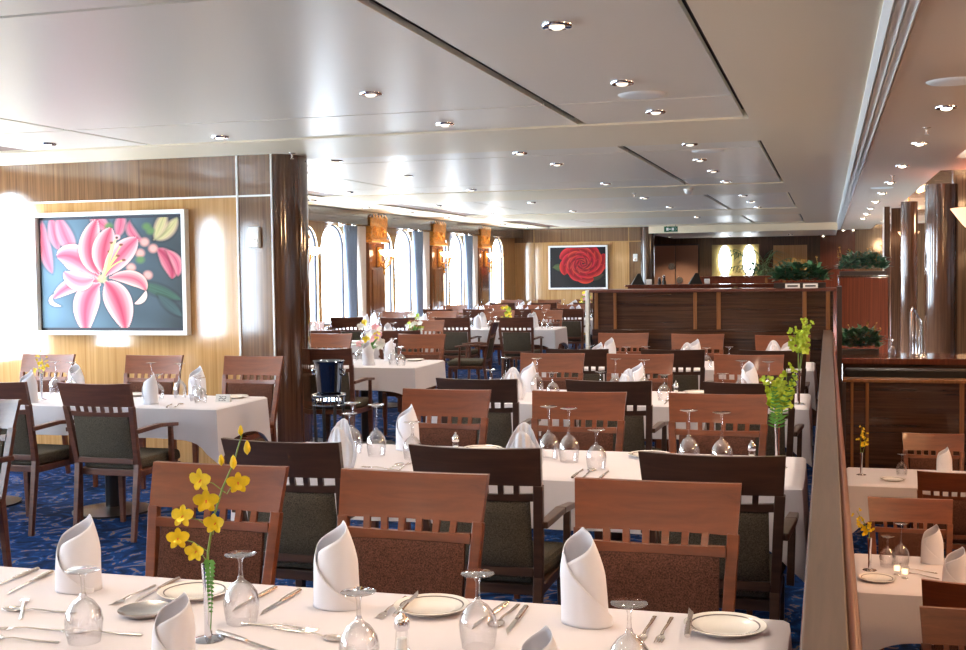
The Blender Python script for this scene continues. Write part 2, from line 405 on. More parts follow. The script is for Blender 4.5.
# ribbed cove and right-hand soffit
g = G()
for i in range(3):
    x = .19+i*.043; g.hexa([(x, -3.5, ZC-.012), (x+.028, -3.5, ZC-.03), (x+.028, YE, ZC-.03), (x, YE, ZC-.012), (x, -3.5, ZC+.06), (x+.028, -3.5, ZC+.06), (x+.028, YE, ZC+.06), (x, YE, ZC+.06)])
    g.box(x+.028, x+.043, -3.5, YE, ZC, ZC+.06)
struct(g, 'trim_7', 'white')
g = G().mat('soffit'); xr = 1.045*K
FR = [(-3.3, 1.5), (4.3*K, 10.9*K), (12.26*K, 19.4*K), (20.9*K, 26.5*K), (28*K, 31.8*K)]
g.box(.319, xr, -3.5, YE, ZC-.02, ZC+.06); prev = -3.5
for a, b in FR:
    g.box(xr, XR, prev, a, ZC-.02, ZC+.12); prev = b
g.box(xr, XR, prev, YE, ZC-.02, ZC+.12)
struct(g, 'ceiling_soffit')
struct(G().box(xr, XR, -3.5, YE, ZC+.1, ZC+.14), 'ceiling_copper', 'copper')

# ---- ceiling fittings
def mk_down(name, bulbm):
    t = thing(name, 'x', 'ceiling light')
    G().lathe([(.035, 0), (.058, -.002), (.062, .004), (.062, .012), (.035, .012)], (0, 0, -.012), 20, close=True).lathe([(.034, 0), (.03, .03), (.028, .03), (.032, 0)], (0, 0, -.012), 16, close=True).done('ring', 'chrome', t)
    G().lathe([(0, -.014), (.018, -.012), (.03, -.004), (.034, .0), (.0, .002)], (0, 0, -.010), 16).done('bulb', bulbm, t)
    return t
dl_on = mk_down('downlight', 'bulb'); dl_dim = mk_down('downlight', 'dimbulb')
def spot(x, y, z, e, col=(1, .84, .67), size=130, r=.04):
    l = bpy.data.lights.new('downlight_lamp', 'SPOT'); l.energy = e; l.color = col; l.spot_size = math.radians(size); l.spot_blend = .6; l.shadow_soft_size = r
    o = bpy.data.objects.new('downlight_lamp', l); COL.objects.link(o); o.location = (x, y, z); return o
SP = 46
for k, y in enumerate([7.3, 9.39, 11.46, 13.7, 15.7, 17.8, 19.9, 22, 24.1]):
    place(dl_on, (.665, y*K, ZC-.02), 0, 'lit recessed downlight in the soffit right of the ribbed cove, %s' % ORD[k], 'soffit downlights')
    spot(.665, y*K, ZC-.06, SP)
for y in (1.0, 3.1, 5.2): spot(.665, y*K, ZC-.05, SP); place(dl_on, (.665, y*K, ZC-.02), 0, 'lit recessed downlight above the rail, nearer than the upper frame edge', 'soffit downlights before the frame')
rows = {'in the narrow rightmost ceiling panels': [(-.993, 4.449), (-.992, 5.93), (-.987, 7.1), (-1.003, 9.06), (-1.07, 10.43), (-1.07, 11.7), (-1.07, 13.2), (-1.07, 15.9), (-1.07, 17.5), (-1.07, 19.2)],
        'in the second row of ceiling panels': [(-2.3, 5.82), (-2.337, 7.18), (-2.369, 9.21), (-2.316, 10.32), (-2.35, 12.9), (-2.35, 15.8), (-2.35, 18.4), (-2.35, 22.4)],
        'in the wide ceiling panels toward the painting': [(-3.988, 7.287), (-3.98, 9.25), (-3.98, 11.0), (-3.98, 13.2), (-3.98, 16.1), (-3.98, 18.9)],
        'near the window side of the ceiling': [(-5.3, 7.2), (-5.4, 12.9), (-5.4, 16.2), (-5.4, 19.0)]}
for rn, pts in rows.items():
    for k, (x, y) in enumerate(pts):
        inF = any(a*1 < y*K < b for a, b in F); z = ZC+.012 if inF else ZC
        place(dl_dim, (x*K, y*K, z), 0, 'chrome recessed downlight %s, %s one' % (rn, ORD[k]), 'chrome ceiling downlights')
        spot(x*K, y*K, ZC-.05, SP*.75)
for (x, y) in [(-1.0, 1.0), (-1.0, 2.9), (-2.34, 1.0), (-2.34, 2.9), (-3.98, 2.9), (-1, -1), (-2.5, -1), (-4, -1)]: spot(x, y, ZC-.05, SP*.75); place(dl_dim, (x, y, ZC if y > 1.2 or y < -3.4 else ZC), 0, 'chrome recessed downlight nearer than the upper frame edge', 'chrome downlights before the frame')
for k in range(8):
    place(dl_dim, (-6.5, 12.4+1.9*k, ZC), 0, 'small chrome eyeball downlight in the band above the windows, %s' % ORD[k], 'window band downlights')
for c_i, c in enumerate(vis):
    for dy in (-1.2, -.75):
        place(dl_on, (XW+.11, c+dy, 2.30), 0, 'small warm downlight under the window header, %s one before the %s pilaster' % ('farther' if dy > -1 else 'nearer', ORD[c_i]), 'window header downlights')
sprk = thing('sprinkler', 'x', 'sprinkler')
G().lathe([(.03, 0), (.03, -.006), (.008, -.012), (.008, -.035), (.004, -.037)], n=10).done('body', 'steel', sprk)
G().lathe([(.0, -.05), (.016, -.05), (.016, -.047), (.004, -.037)], n=10).done('deflector', 'steel', sprk)
place(sprk, (-3.98*K, 8.4*K, ZC), 0, 'small sprinkler head hanging on the cross beam above the painting wall end', 'ceiling sprinklers')
place(sprk, (.64, 8.55, ZC-.017), 0, 'small sprinkler head between the two nearest lit soffit downlights', 'ceiling sprinklers')
place(sprk, (.64, 13.0, ZC-.017), 0, 'small sprinkler head further down the soffit', 'ceiling sprinklers')
place(sprk, (-2.3*K, 14.6*K, ZC), 0, 'small sprinkler head on the second cross beam', 'ceiling sprinklers')
spk = G().lathe([(0, -.012), (.09, -.012), (.125, -.008), (.135, 0), (.13, .004), (0, .004)], n=28).done('ceiling_speaker', 'white'); tag(spk, 'x', 'speaker')
place(spk, (-.961*K, 6.4*K, ZC+.012), 0, 'white round ceiling speaker disc in the narrow panel between two downlights', 'ceiling speakers')
place(spk, (.61, 6.3*K, ZC-.02), 0, 'white round ceiling speaker disc in the soffit, largest in view', 'ceiling speakers')
place(spk, (-.95, 9.9, ZC+.012), 0, 'white round ceiling speaker disc in the second panel field', 'ceiling speakers')
place(spk, (.62, 15.0, ZC-.02), 0, 'white round ceiling speaker disc far down the soffit', 'ceiling speakers')
dm = thing('smoke_detector', 'white dome smoke detector on the second cross beam', 'smoke detector', (-1.62, 14.45, ZC))
G().lathe([(0, 0), (.06, 0), (.06, -.02), (.0, -.02)], n=18).done('base', 'white', dm)
G().lathe([(.05, -.02), (.048, -.04), (.03, -.06), (0, -.066)], n=18).done('dome', 'white', dm)
ex = thing('exit_sign', 'green exit sign hanging from the far ceiling before the double doors', 'sign', (-3.35, 26.4, 2.36))
G().box(-.15, .15, -.02, .02, 0, .12, .004).done('panel', 'signgreen', ex)
g = G()
for x in (-.1, .02): g.box(x, x+.05, -.024, -.021, .03, .09)
g.box(-.04, .0, -.024, -.021, .05, .07).bar((.1, -.023, .09), (.13, -.023, .06), .012, .004).bar((.1, -.023, .03), (.13, -.023, .06), .012, .004)
g.done('pictogram', 'white', ex); G().cyl((-.1, 0, .12), (-.1, 0, .16), .006, 6).cyl((.1, 0, .12), (.1, 0, .16), .006, 6).done('hanger', 'steel', ex)

# ------------------------------------------------------------------ paintings
def bez(p0, p1, p2, n=40):
    t = np.linspace(0, 1, n)[:, None]; p0, p1, p2 = map(np.array, (p0, p1, p2))
    return (1-t)**2*p0+2*t*(1-t)*p1+t*t*p2
class Paint:
    def __init__(s, nx, ny, asp, bg):
        s.nx, s.ny = nx, ny; u = (np.arange(nx)+.5)/nx*asp; v = (np.arange(ny)+.5)/ny
        s.U, s.V = np.meshgrid(u, v); s.img = np.zeros((ny, nx, 3)); s.img[:] = bg(s.U, s.V)
        s.rng = np.random.RandomState(3)
    def petal(s, p0, p1, p2, w, mid, edge, prof=lambda t: np.sin(np.pi*np.clip(t, .02, 1))**.6, soft=.006, mx=.8):
        c = bez(p0, p1, p2); best = np.full(s.U.shape, 9.); T = np.zeros(s.U.shape); SD = np.zeros(s.U.shape)
        for i, (a, b) in enumerate(c):
            d = np.hypot(s.U-a, s.V-b); k = d < best; best[k] = d[k]; T[k] = i/(len(c)-1)
        W = w*prof(T)+1e-6; q = best/W; al = np.clip((W-best)/soft, 0, 1)[..., None]
        mix = np.clip(q, 0, 1)[..., None]**1.6
        col = np.array(mid)*(1-mix)+np.array(edge)*mix
        vein = (.94+.06*np.sin(q*22+T*6))[..., None]
        rim = np.clip((q-.86)*6, 0, 1)[..., None]
        col = col*vein*(1-.25*rim*0)
        sh = np.clip(1.0-np.abs(q-.04)*9, 0, 1)[..., None]*.18
        col = col*(1-sh)
        out = np.clip(1-(best-W)/.02, 0, 1)[..., None]*(1-al)*.35
        s.img = s.img*(1-out)
        s.img = s.img*(1-al*1.)+col*al
    def stroke(s, p0, p1, p2, w, col):
        for (a, b) in bez(p0, p1, p2, 80):
            d = np.hypot(s.U-a, s.V-b); al = np.clip((w-d)/.004, 0, 1)[..., None]*.9; s.img = s.img*(1-al)+np.array(col)*al
    def blob(s, c, rx, ry, col, soft=.5):
        d = np.hypot((s.U-c[0])/rx, (s.V-c[1])/ry); al = np.clip((1-d)/soft, 0, 1)[..., None]; s.img = s.img*(1-al)+np.array(col)*al
def C3(r, g, b): return srgb(r, g, b)[:3]
def canvas(P, name, x0, x1, z0, z1, y, parent):
    nx, ny = P.nx, P.ny; me = bpy.data.meshes.new(name)
    xs = np.linspace(x0, x1, nx+1); zs = np.linspace(z0, z1, ny+1)
    co_ = np.zeros(((nx+1)*(ny+1), 3)); X, Z = np.meshgrid(xs, zs); co_[:, 0] = X.ravel(); co_[:, 1] = y; co_[:, 2] = Z.ravel()
    i = np.arange(nx)[None, :]+np.arange(ny)[:, None]*(nx+1); i = i.ravel()
    f = np.stack([i, i+1, i+nx+2, i+nx+1], 1)
    me.from_pydata(co_.tolist(), [], f.tolist())
    at = me.color_attributes.new('paint', 'FLOAT_COLOR', 'CORNER')
    c4 = np.ones((nx*ny, 4)); c4[:, :3] = np.clip(P.img.reshape(-1, 3), 0, 1); at.data.foreach_set('color', np.repeat(c4, 4, 0).ravel())
    m, nt, b = newmat(name+'_paint'); a = nt.nodes.new('ShaderNodeVertexColor'); a.layer_name = 'paint'
    nt.links.new(a.outputs['Color'], b.inputs['Base Color']); b.inputs['Roughness'].default_value = .55; b.inputs['Specular IOR Level'].default_value = .25
    me.materials.append(m); o = bpy.data.objects.new(name, me); COL.objects.link(o); o.parent = parent; return o

A = 1.2
def bg1(U, V):
    t = np.clip(U/A, 0, 1)[..., None]; w = (.5+.5*np.sin(U*9+V*7)*np.sin(V*11-U*4))[..., None]
    return (np.array(C3(92, 122, 142))*(1-t)+np.array(C3(50, 58, 62))*t)*(.75+.4*w)
P = Paint(300, 250, A, bg1)
pk, pe = C3(204, 78, 108), C3(252, 206, 202); pl = C3(240, 150, 160)
for a in [((.02, 1), (.0, .75), (.1, .5), .07), ((.1, 1.05), (.12, .85), (.16, .72), .06), ((.16, 1.05), (.22, .8), (.3, .7), .08), ((.45, 1.1), (.5, .95), (.62, .9), .07), ((.7, 1.05), (.72, .95), (.66, .82), .06), ((.78, .98), (.75, .85), (.9, .78), .05)]:
    P.petal(*a[:3], a[3], C3(206, 92, 118), C3(232, 168, 176), soft=.03)
for a in [((.98, .8), (1.1, .85), (1.18, 1.0), .07), ((.98, .8), (1.05, .95), (1.08, 1.05), .06)]: P.petal(*a[:3], a[3], C3(196, 188, 130), C3(214, 170, 150), soft=.03)
P.petal((1.0, .72), (1.15, .62), (1.12, .44), .08, C3(176, 50, 84), C3(234, 150, 160), soft=.02)
P.petal((1.08, .7), (1.2, .62), (1.17, .46), .05, C3(206, 92, 118), C3(240, 178, 176), soft=.02)
for c_ in [(.9, .78), (.97, .72), (.86, .68), (.78, .55), (.92, .48)]: P.blob(c_, .05, .05, C3(228, 160, 150), .6)
for c_ in [(.92, .92), (.95, .88), (.86, .62), (.6, .93)]: P.blob(c_, .05, .045, C3(88, 122, 70), .6)
P.petal((.85, .4), (1.0, .35), (1.2, .25), .06, C3(58, 92, 74), C3(44, 66, 62), soft=.02)
P.petal((1.0, .3), (1.1, .2), (1.2, .1), .05, C3(62, 84, 84), C3(50, 62, 66), soft=.02)
c0 = (.53, .43)
P.petal(c0, (.25, .45), (.1, .27), .07, pk, pe); P.petal((.1, .31), (.03, .22), (.17, .2), .022, pe, pe)
P.petal((.5, .47), (.3, .72), (.14, .66), .125, C3(206, 72, 104), pe)
P.petal((.5, .5), (.36, .7), (.5, 1.0), .10, C3(186, 52, 86), pe)
P.petal((.55, .5), (.52, .72), (.62, .92), .105, C3(190, 56, 88), pe)
P.petal((.56, .48), (.7, .7), (.84, .82), .10, C3(206, 80, 110), pe)
P.petal((.6, .46), (.85, .5), (.9, .34), .07, C3(214, 96, 116), C3(250, 204, 190)); P.petal((.9, .34), (.89, .24), (.8, .22), .028, pe, C3(250, 214, 196))
P.petal((.5, .4), (.34, .3), (.38, -.05), .115, C3(206, 72, 104), pe)
P.petal((.56, .42), (.68, .3), (.72, -.02), .12, C3(190, 56, 90), pe)
P.petal((.45, .45), (.32, .38), (.2, .52), .09, C3(224, 110, 130), C3(250, 206, 196))
P.blob((.53, .45), .05, .045, C3(200, 214, 130), .8)
for e in [(.66, .84), (.62, .78), (.7, .76), (.6, .7), (.67, .66), (.72, .62)]:
    P.stroke((.54, .46), (.6, .58), e, .0065, C3(206, 204, 110)); P.blob(e, .022, .014, C3(122, 66, 40), .4)
P.stroke((.53, .46), (.58, .65), (.66, .82), .011, C3(220, 214, 140)); P.blob((.665, .83), .035, .028, C3(236, 170, 170), .3); P.blob((.665, .825), .014, .014, C3(70, 50, 40), .3)
lp = thing('lily_painting', 'large framed painting of a pink lily on the wood-panelled left wall', 'painting', (0, YW, 0))
px0, px1, pz0, pz1 = -6.455, -5.0, 1.075, 2.10
def frame(x0, x1, z0, z1, w, d, m, parent, y1=-.03):
    G().box(x0, x1, y1-d, y1, z0, z0+w, .003).box(x0, x1, y1-d, y1, z1-w, z1, .003).box(x0, x0+w, y1-d, y1, z0+w, z1-w, .003).box(x1-w, x1, y1-d, y1, z0+w, z1-w, .003).done('frame', m, parent)
frame(px0, px1, pz0, pz1, .035, .07, 'white', lp, -.012)
G().box(px0+.036, px1-.036, -.03, -.012, pz0+.036, pz1-.036).done('backing', 'darkframe', lp)
canvas(P, 'canvas', px0+.06, px1-.06, pz0+.06, pz1-.06, -.045, lp)
P = Paint(150, 115, 1.3, lambda U, V: np.array(C3(30, 26, 26))*(.8+.4*np.sin(U*5+V*3)**2)[..., None])
P.petal((.05, .5), (.2, .55), (.38, .4), .1, C3(84, 96, 52), C3(48, 58, 36)); P.petal((1.25, .3), (1.1, .3), (.95, .15), .1, C3(70, 62, 40), C3(40, 36, 28))
rs = np.random.RandomState(5)
for k in range(34):
    q = k/33; a = k*2.4; r = .42*(1-q)**.8+.02; cx_, cy_ = .75+r*.95*math.cos(a), .6+r*.8*math.sin(a)
    ta = a+1.25; L_ = .26*(1-q*.62)
    P.petal((cx_-L_*math.cos(ta), cy_-L_*math.sin(ta)), (cx_+.12*(1-q*.6)*math.cos(a), cy_+.12*(1-q*.6)*math.sin(a)), (cx_+L_*math.cos(ta), cy_+L_*math.sin(ta)), .13*(1-q*.7), C3(140-q*40, 10, 18), C3(222, 36+18*(k % 3), 44+14*(k % 2)), soft=.008)
rp = thing('rose_painting', 'framed painting of a red rose on the far panelled wall', 'painting', (0, YB-.01, 0))
frame(-6.36, -4.945, 1.084, 2.115, .04, .06, 'white', rp, -.02)
G().box(-6.32, -4.985, -.05, -.02, 1.12, 2.08).done('backing', 'darkframe', rp)
canvas(P, 'canvas', -6.3, -5.0, 1.14, 2.06, -.06, rp)
for nm, loc, lb in (('thermostat', (-4.41, YW-.004, 1.86), 'small white control box on the dark strip right of the lily painting'), ('thermostat', (-4.3, YB-.02, 1.81), 'small white control box on the far wall right of the rose painting')):
    t = thing(nm, lb, 'wall control', loc); G().box(-.05, .05, -.035, 0, -.085, .085, .006).done('case', 'white', t); G().box(-.03, .035, -.04, -.034, -.07, -.02, .002).done('dial', 'steel', t)

# ------------------------------------------------------------------ divider rail and partitions
dv = thing('divider_wall', 'long low wooden divider with flat cap between upper and lower dining level', 'divider', (0, 0, 0))
G().box(-.04, .035, .15, 11.9, ZL, .915).done('wall_body', 'redwood', dv)
G().box(-.043, .034, .15, 11.9, .916, .95, .004).done('cap', 'rail_top', dv)
for k, (x, z, r) in enumerate(((.043, .926, .009), (.048, .903, .011), (.044, .88, .009))): G().cyl((x, .15, z), (x, 11.9, z), r, 10).done('moulding', 'mould', dv)
G().cyl((-.0425, .15, .905), (-.0425, 11.9, .905), .005, 8).done('moulding', 'mould', dv)

def partition(name, lab, x0, x1, y0, y1, z0, z1, bats, ledge=None, capm='mould', bm='partition'):
    t = thing(name, lab, 'partition', (0, 0, 0))
    G().box(x0, x1, y0, y1, z0, z1-.03).done('panel', bm, t)
    G().box(x0-.03, x1+.03, y0-.035, y1+.03, z1-.029, z1, .004).done('top_board', capm, t)
    for a, b in bats: G().box(a, b, y0-.02, y0-.001, (ledge[1] if ledge else z0)+.001, z1-.031, .002).done('batten', 'batten', t)
    if ledge: G().box(x0, x1, y0-.05, y0-.001, ledge[0], ledge[1], .004).done('ledge', 'partition', t)
    return t
p1 = partition('partition', 'dark glossy wood partition behind the rear tables with pale vertical battens', -2.33, .05, 12.0, 12.45, 0, 1.355, [(-2.31, -2.27), (-2.11, -2.08), (-1.3, -1.265), (-1.07, -1.03), (-.24, -.2), (-.02, .02)], (.85, .95))
G().box(-2.40, -2.365, 11.96, 12.04, 0, 1.35, .004).done('end_post', 'white', p1)
G().box(.085, .13, 11.91, 12.45, ZL, 1.37).done('corner_post', 'matte_wood', p1)
partition('partition', 'reddish low partition further back, topped by a polished ledge with small signs', -2.62, -.1, 16.0, 16.25, 0, 1.345, [(-1.2, -1.15)], capm='redwood', bm='redwood')
partition('partition', 'reddish partition ledge in front of the far bright windows', -2.2, -.1, 21.0, 21.3, 0, 1.41, [(-1.05, -1.0), (-.75, -.7)], capm='redwood', bm='redwood')
# lower level booth partition and counters
pl_ = partition('partition', 'dark booth partition behind the lower level tables with thin pale top trim', .16, 4.1, 11.3, 11.45, ZL, .535, [(.2, .225), (.33, .36), (1.13, 1.17), (1.9, 1.94)], capm='batten')
G().box(.122, .159, 11.22, 11.46, ZL, .505).done('end_post', 'matte_wood', pl_)
bk = thing('booth_bench', 'black upholstered booth bench behind the lower partition', 'bench', (0, 0, 0))
G().box(.16, 4.1, 11.9, 12.02, ZL, .58, .02).done('backrest', 'plum', bk); G().box(.16, 4.1, 11.5, 11.89, ZL, -.35, .02).done('seat', 'plum', bk)
ct = thing('planter_counter', 'polished reddish wood counter ledge above the black booth bench', 'counter', (0, 0, 0))
G().box(.14, 4.1, 12.2, 12.6, ZL, .60).done('body', 'partition', ct); G().box(.12, 4.1, 12.15, 12.9, .601, .66, .006).done('top', 'redwood', ct)
rb = thing('planter_block', 'tall orange-red wood planter block right of the partition', 'planter', (0, 0, 0))
G().box(.12, .70, 15.0, 15.6, ZL, 1.43, .01).done('body', 'redwood', rb)
G().box(.11, .71, 14.99, 15.61, 1.431, 1.45, .003).done('rim', 'walnut', rb)
# columns and walls on the right
for nm, x, y, r, lb in (('round_column', 1.256, 14.6, .18, 'round glossy wood column at right beside the stair handrail, wider of the two'), ('round_column', 1.143, 18.4, .12, 'slim round glossy wood column between the planter block and the wider column')):
    t = thing(nm, lb, 'column', (x, y, ZL)); G().lathe([(r, 0), (r, ZC-ZL-.03)], n=40).done('shaft', 'column', t)
    G().lathe([(r+.02, 0), (r+.02, .1), (r+.005, .11), (r+.005, 0)], n=40, close=True).done('base', 'steel', t)
struct(G().mat('walnut').box(.86, .95, 20.0, 20.3, ZL, ZC+.1).mat('walnut_panel').box(1.42, XR, 15.0, 15.2, ZL, ZC+.1).mat('walnut').box(1.0, 1.4, 20.6, 20.8, ZL, ZC+.1), 'wall_right_inner')
struct(G().box(.84, .86, 19.9, 19.98, ZL, ZC-.03), 'trim_8', 'white')
hr = thing('stair_handrail', 'pale metal stair handrail between the two round columns', 'handrail', (.93, 14.3, .1))
G().tube([(-.02, 0, .3), (-.02, 0, .92), (.0, .05, .98), (.13, .5, .8), (.14, .5, .15)], .012, 8).done('top_rail', 'steel', hr)
for q in (.2, .5, .8): G().cyl((-.02+.15*q, .5*q, .3), (-.02+.15*q, .5*q, .96-.15*q), .007, 6).done('baluster', 'steel', hr)
G().tube([(-.02, 0, .3), (.14, .5, .12)], .01, 8).cyl((-.02, 0, .3), (-.02, 0, -.9), .012, 8).cyl((.14, .5, .15), (.14, .5, -.9), .012, 8).done('post', 'steel', hr)
def conelamp(loc, r, h, lb):
    t = thing('cone_lamp', lb, 'lamp', loc, 0, 'glowing cone lamps')
    g = G().lathe([(r, h), (r*.72, h*.62), (r*.4, h*.3), (.03, 0), (.0, 0)], n=32); g.lathe([(.0, h*.9), (r*.95, h*.97), (r, h)], n=32).done('shade', 'coneglass', t)
    G().lathe([(.03, 0), (.04, -.06), (.015, -.1), (0, -.1)], n=14).done('finial', 'gold', t)
    G().cyl((0, 0, h), (0, 0, ZC-loc[2]+.098), .012, 8).done('rod', 'gold', t)
M['coneglass'] = emit('cone_lamp_glass', srgb(255, 196, 142), .95)
conelamp((1.62, 13.0, 1.72), .42, .42, 'big glowing peach cone lamp at the upper right edge')
conelamp((1.17, 19.0, 1.90), .16, .17, 'small glowing peach cone lamp between the two round columns')

# ------------------------------------------------------------------ chairs
def post_pts(s_): return [(s_*.2, -.27, 0), (s_*.205, -.215, .44), (s_*.222, -.285, .78)]
def crest(g, z0, z1, hw0, hw1, y0, y1, th, bow, nu=14, nv=4):
    def f(side):
        def fn(u, v):
            t = 2*u-1; hw = hw0+(hw1-hw0)*v; y = y0+(y1-y0)*v
            zt = z0+(z1-z0)*v + (.006*t*t*v)
            return (t*hw, y-bow*(1-t*t)+side*th/2, zt)
        return fn
    Fr = g.grid(f(1), nu, nv, flip=True, smooth=True); Bk = g.grid(f(-1), nu, nv, smooth=True)
    for i in range(nu):
        g._f([Fr[i][nv], Fr[i+1][nv], Bk[i+1][nv], Bk[i][nv]]); g._f([Fr[i+1][0], Fr[i][0], Bk[i][0], Bk[i+1][0]])
    for j in range(nv):
        g._f([Fr[0][j], Fr[0][j+1], Bk[0][j+1], Bk[0][j]]); g._f([Fr[nu][j+1], Fr[nu][j], Bk[nu][j], Bk[nu][j+1]])
def make_chair(arms, W):
    t = thing('dining_chair', 'x', 'chair'); FB = 'fabric_shaded' if arms else 'fabric'
    g = G(); crest(g, .803, .94, .238, .247, -.29, -.335, .024, .02); g.done('crest_rail', W, t)
    for s_ in (-1, 1):
        p = post_pts(s_)
        G().bar(p[1], (s_*.226, -.292, .805), .034, .03, (0, 1, 0), .036, .026, .003).done('back_post', W, t)
        G().bar(p[0], (s_*.205, -.215, .45), .028, .028, (0, 1, 0), .036, .036, .003).done('leg', W, t)
        G().bar((s_*.2, .21, 0), (s_*.2, .205, .405), .026, .026, (0, 1, 0), .04, .04, .003).done('leg', W, t)
    g = G(); crest(g, .742, .766, .205, .205, -.272, -.277, .02, .012, 8, 1); g.done('cross_rail', W, t)
    for i in range(6):
        x = -.2+.4*(i+1)/7; b = .012*(1-(x/.2)**2)+.003
        G().bar((x, -.275-b, .762), (x*1.02, -.287-b, .806), .021, .014, (0, 1, 0)).done('slat', W, t)
    g = G()
    def pad(side):
        def fn(u, v):
            tx = 2*u-1; tz = 2*v-1; bul = (1-tx**6)*(1-tz**6); z = .49+.25*v
            yb = -.225-.046*v-.010*(1-tx*tx)
            return (tx*.187, yb+side*(.008+.014*bul), z)
        return fn
    a = g.grid(pad(1), 12, 10, flip=True); b = g.grid(pad(-1), 12, 10)
    for i in range(12): g._f([a[i][10], a[i+1][10], b[i+1][10], b[i][10]]); g._f([a[i+1][0], a[i][0], b[i][0], b[i+1][0]])
    for j in range(10): g._f([a[0][j], a[0][j+1], b[0][j+1], b[0][j]]); g._f([a[12][j+1], a[12][j], b[12][j], b[12][j+1]])
    g.done('back_pad', FB, t)
    G().box(-.19, .19, -.238, -.212, .455, .488, .003).done('lower_rail', W, t)
    G().box(-.215, .215, -.2, .2, .375, .415, .004).done('seat_frame', W, t)
    g = G(); g.hexa([(-.19, -.2, .416), (.19, -.2, .416), (.228, .235, .416), (-.228, .235, .416), (-.185, -.195, .48), (.185, -.195, .48), (.22, .225, .485), (-.22, .225, .485)], .022); g.done('seat', FB, t)
    if arms:
        for s_ in (-1, 1):
            ar = G().bar((s_*.236, -.268, .655), (s_*.252, -.05, .668), .034, .026, (0, 0, 1), .042, .024, .004).bar((s_*.252, -.05, .668), (s_*.256, .13, .652), .042, .024, (0, 0, 1), .036, .022, .004).done('armrest', W, t)
            G().bar((s_*.245, .085, .40), (s_*.252, .07, .645), .028, .03, (0, 1, 0), .026, .026, .003).done('arm_support', W, ar)
    return t
ch0 = make_chair(False, 'chairwood'); chA = make_chair(True, 'chairwood_shaded'); chM = make_chair(True, 'chairwood_half_shaded')
def chair(x, yt, facing, lab, grp, arms=None, z=0, rz=None):
    """yt: depth of the top of the back; facing 'cam' looks toward the camera"""
    arms = (facing != 'cam') if arms is None else arms
    if rz is None:
        rz = (PI if facing == 'cam' else 0)+rnd(-.03, .03); off = (-.335 if facing == 'cam' else .335)
        loc = (x, yt+off, z)
    else: loc = (x, yt, z)
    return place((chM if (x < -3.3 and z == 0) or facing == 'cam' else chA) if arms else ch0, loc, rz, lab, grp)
k97 = .97
for i, (x, n) in enumerate(((-2.0, 'behind the yellow orchid'), (-1.30, 'middle one'), (-.50, 'right one near the rail'))):
    chair(x*k97, 3.49, 'cam', 'mahogany chair facing the viewer across the front table, ' + n, 'chairs on the far side of the front table')
for x, n in ((-2.04, 'left'), (-1.26, 'middle'), (-.39, 'right')):
    chair(x*k97, 4.04, 'away', 'shade-darkened dining armchair on the near side of the second table, ' + n + ' one', 'chairs on the near side of the second table')
for x, n in ((-2.02, 'left'), (-1.27, 'middle'), (-.55, 'right')):
    chair(x*k97, 5.96, 'cam', 'brown dining chair facing the viewer behind the second table, ' + n + ' one', 'chairs on the far side of the second table')
for x, n in ((-2.03, 'left'), (-1.22, 'middle'), (-.42, 'right')):
    chair(x*k97, 6.58, 'away', 'shade-darkened dining armchair on the near side of the third table, ' + n + ' one', 'chairs on the near side of the third table')
for x, n in ((-2.05, 'left'), (-1.36, 'middle'), (-.57, 'right')):
    chair(x*k97, 8.64, 'cam', 'brown dining chair facing the viewer behind the third table, ' + n + ' one', 'chairs on the far side of the third table')
for x, n in ((-1.95, 'left'), (-1.19, 'middle'), (-.42, 'right')):
    chair(x*k97, 9.14, 'away', 'shade-darkened dining armchair on the near side of the fourth table, ' + n + ' one', 'chairs on the near side of the fourth table')
for x, y, n in ((-1.97, 11.4, 'left'), (-1.22, 11.25, 'middle, brightest orange'), (-.40, 11.1, 'right, behind the green spray')):
    chair(x*k97, y, 'cam', 'orange-brown dining chair in front of the dark partition, ' + n, 'chairs in front of the partition')
for x, n in ((-6.2, 'half hidden behind the small flower vase'), (-5.19, 'below the right part of the painting'), (-4.32, 'nearest to the column')):
    chair(x*k97, 8.1, 'cam', 'brown dining chair against the lily painting wall, ' + n, 'chairs behind the left table')
for x, n in ((-4.25, 'right one, full back visible'), (-4.98, 'cut by the left photo edge')):
    chair(x*k97, 5.97, 'away', 'dining armchair on the near side of the left table, ' + n, 'chairs on the near side of the left table')
chair(-4.21, 5.1, 'cam', 'dining armchair facing the viewer at the very left edge with bright lit frame', 'chairs at the left edge', True)
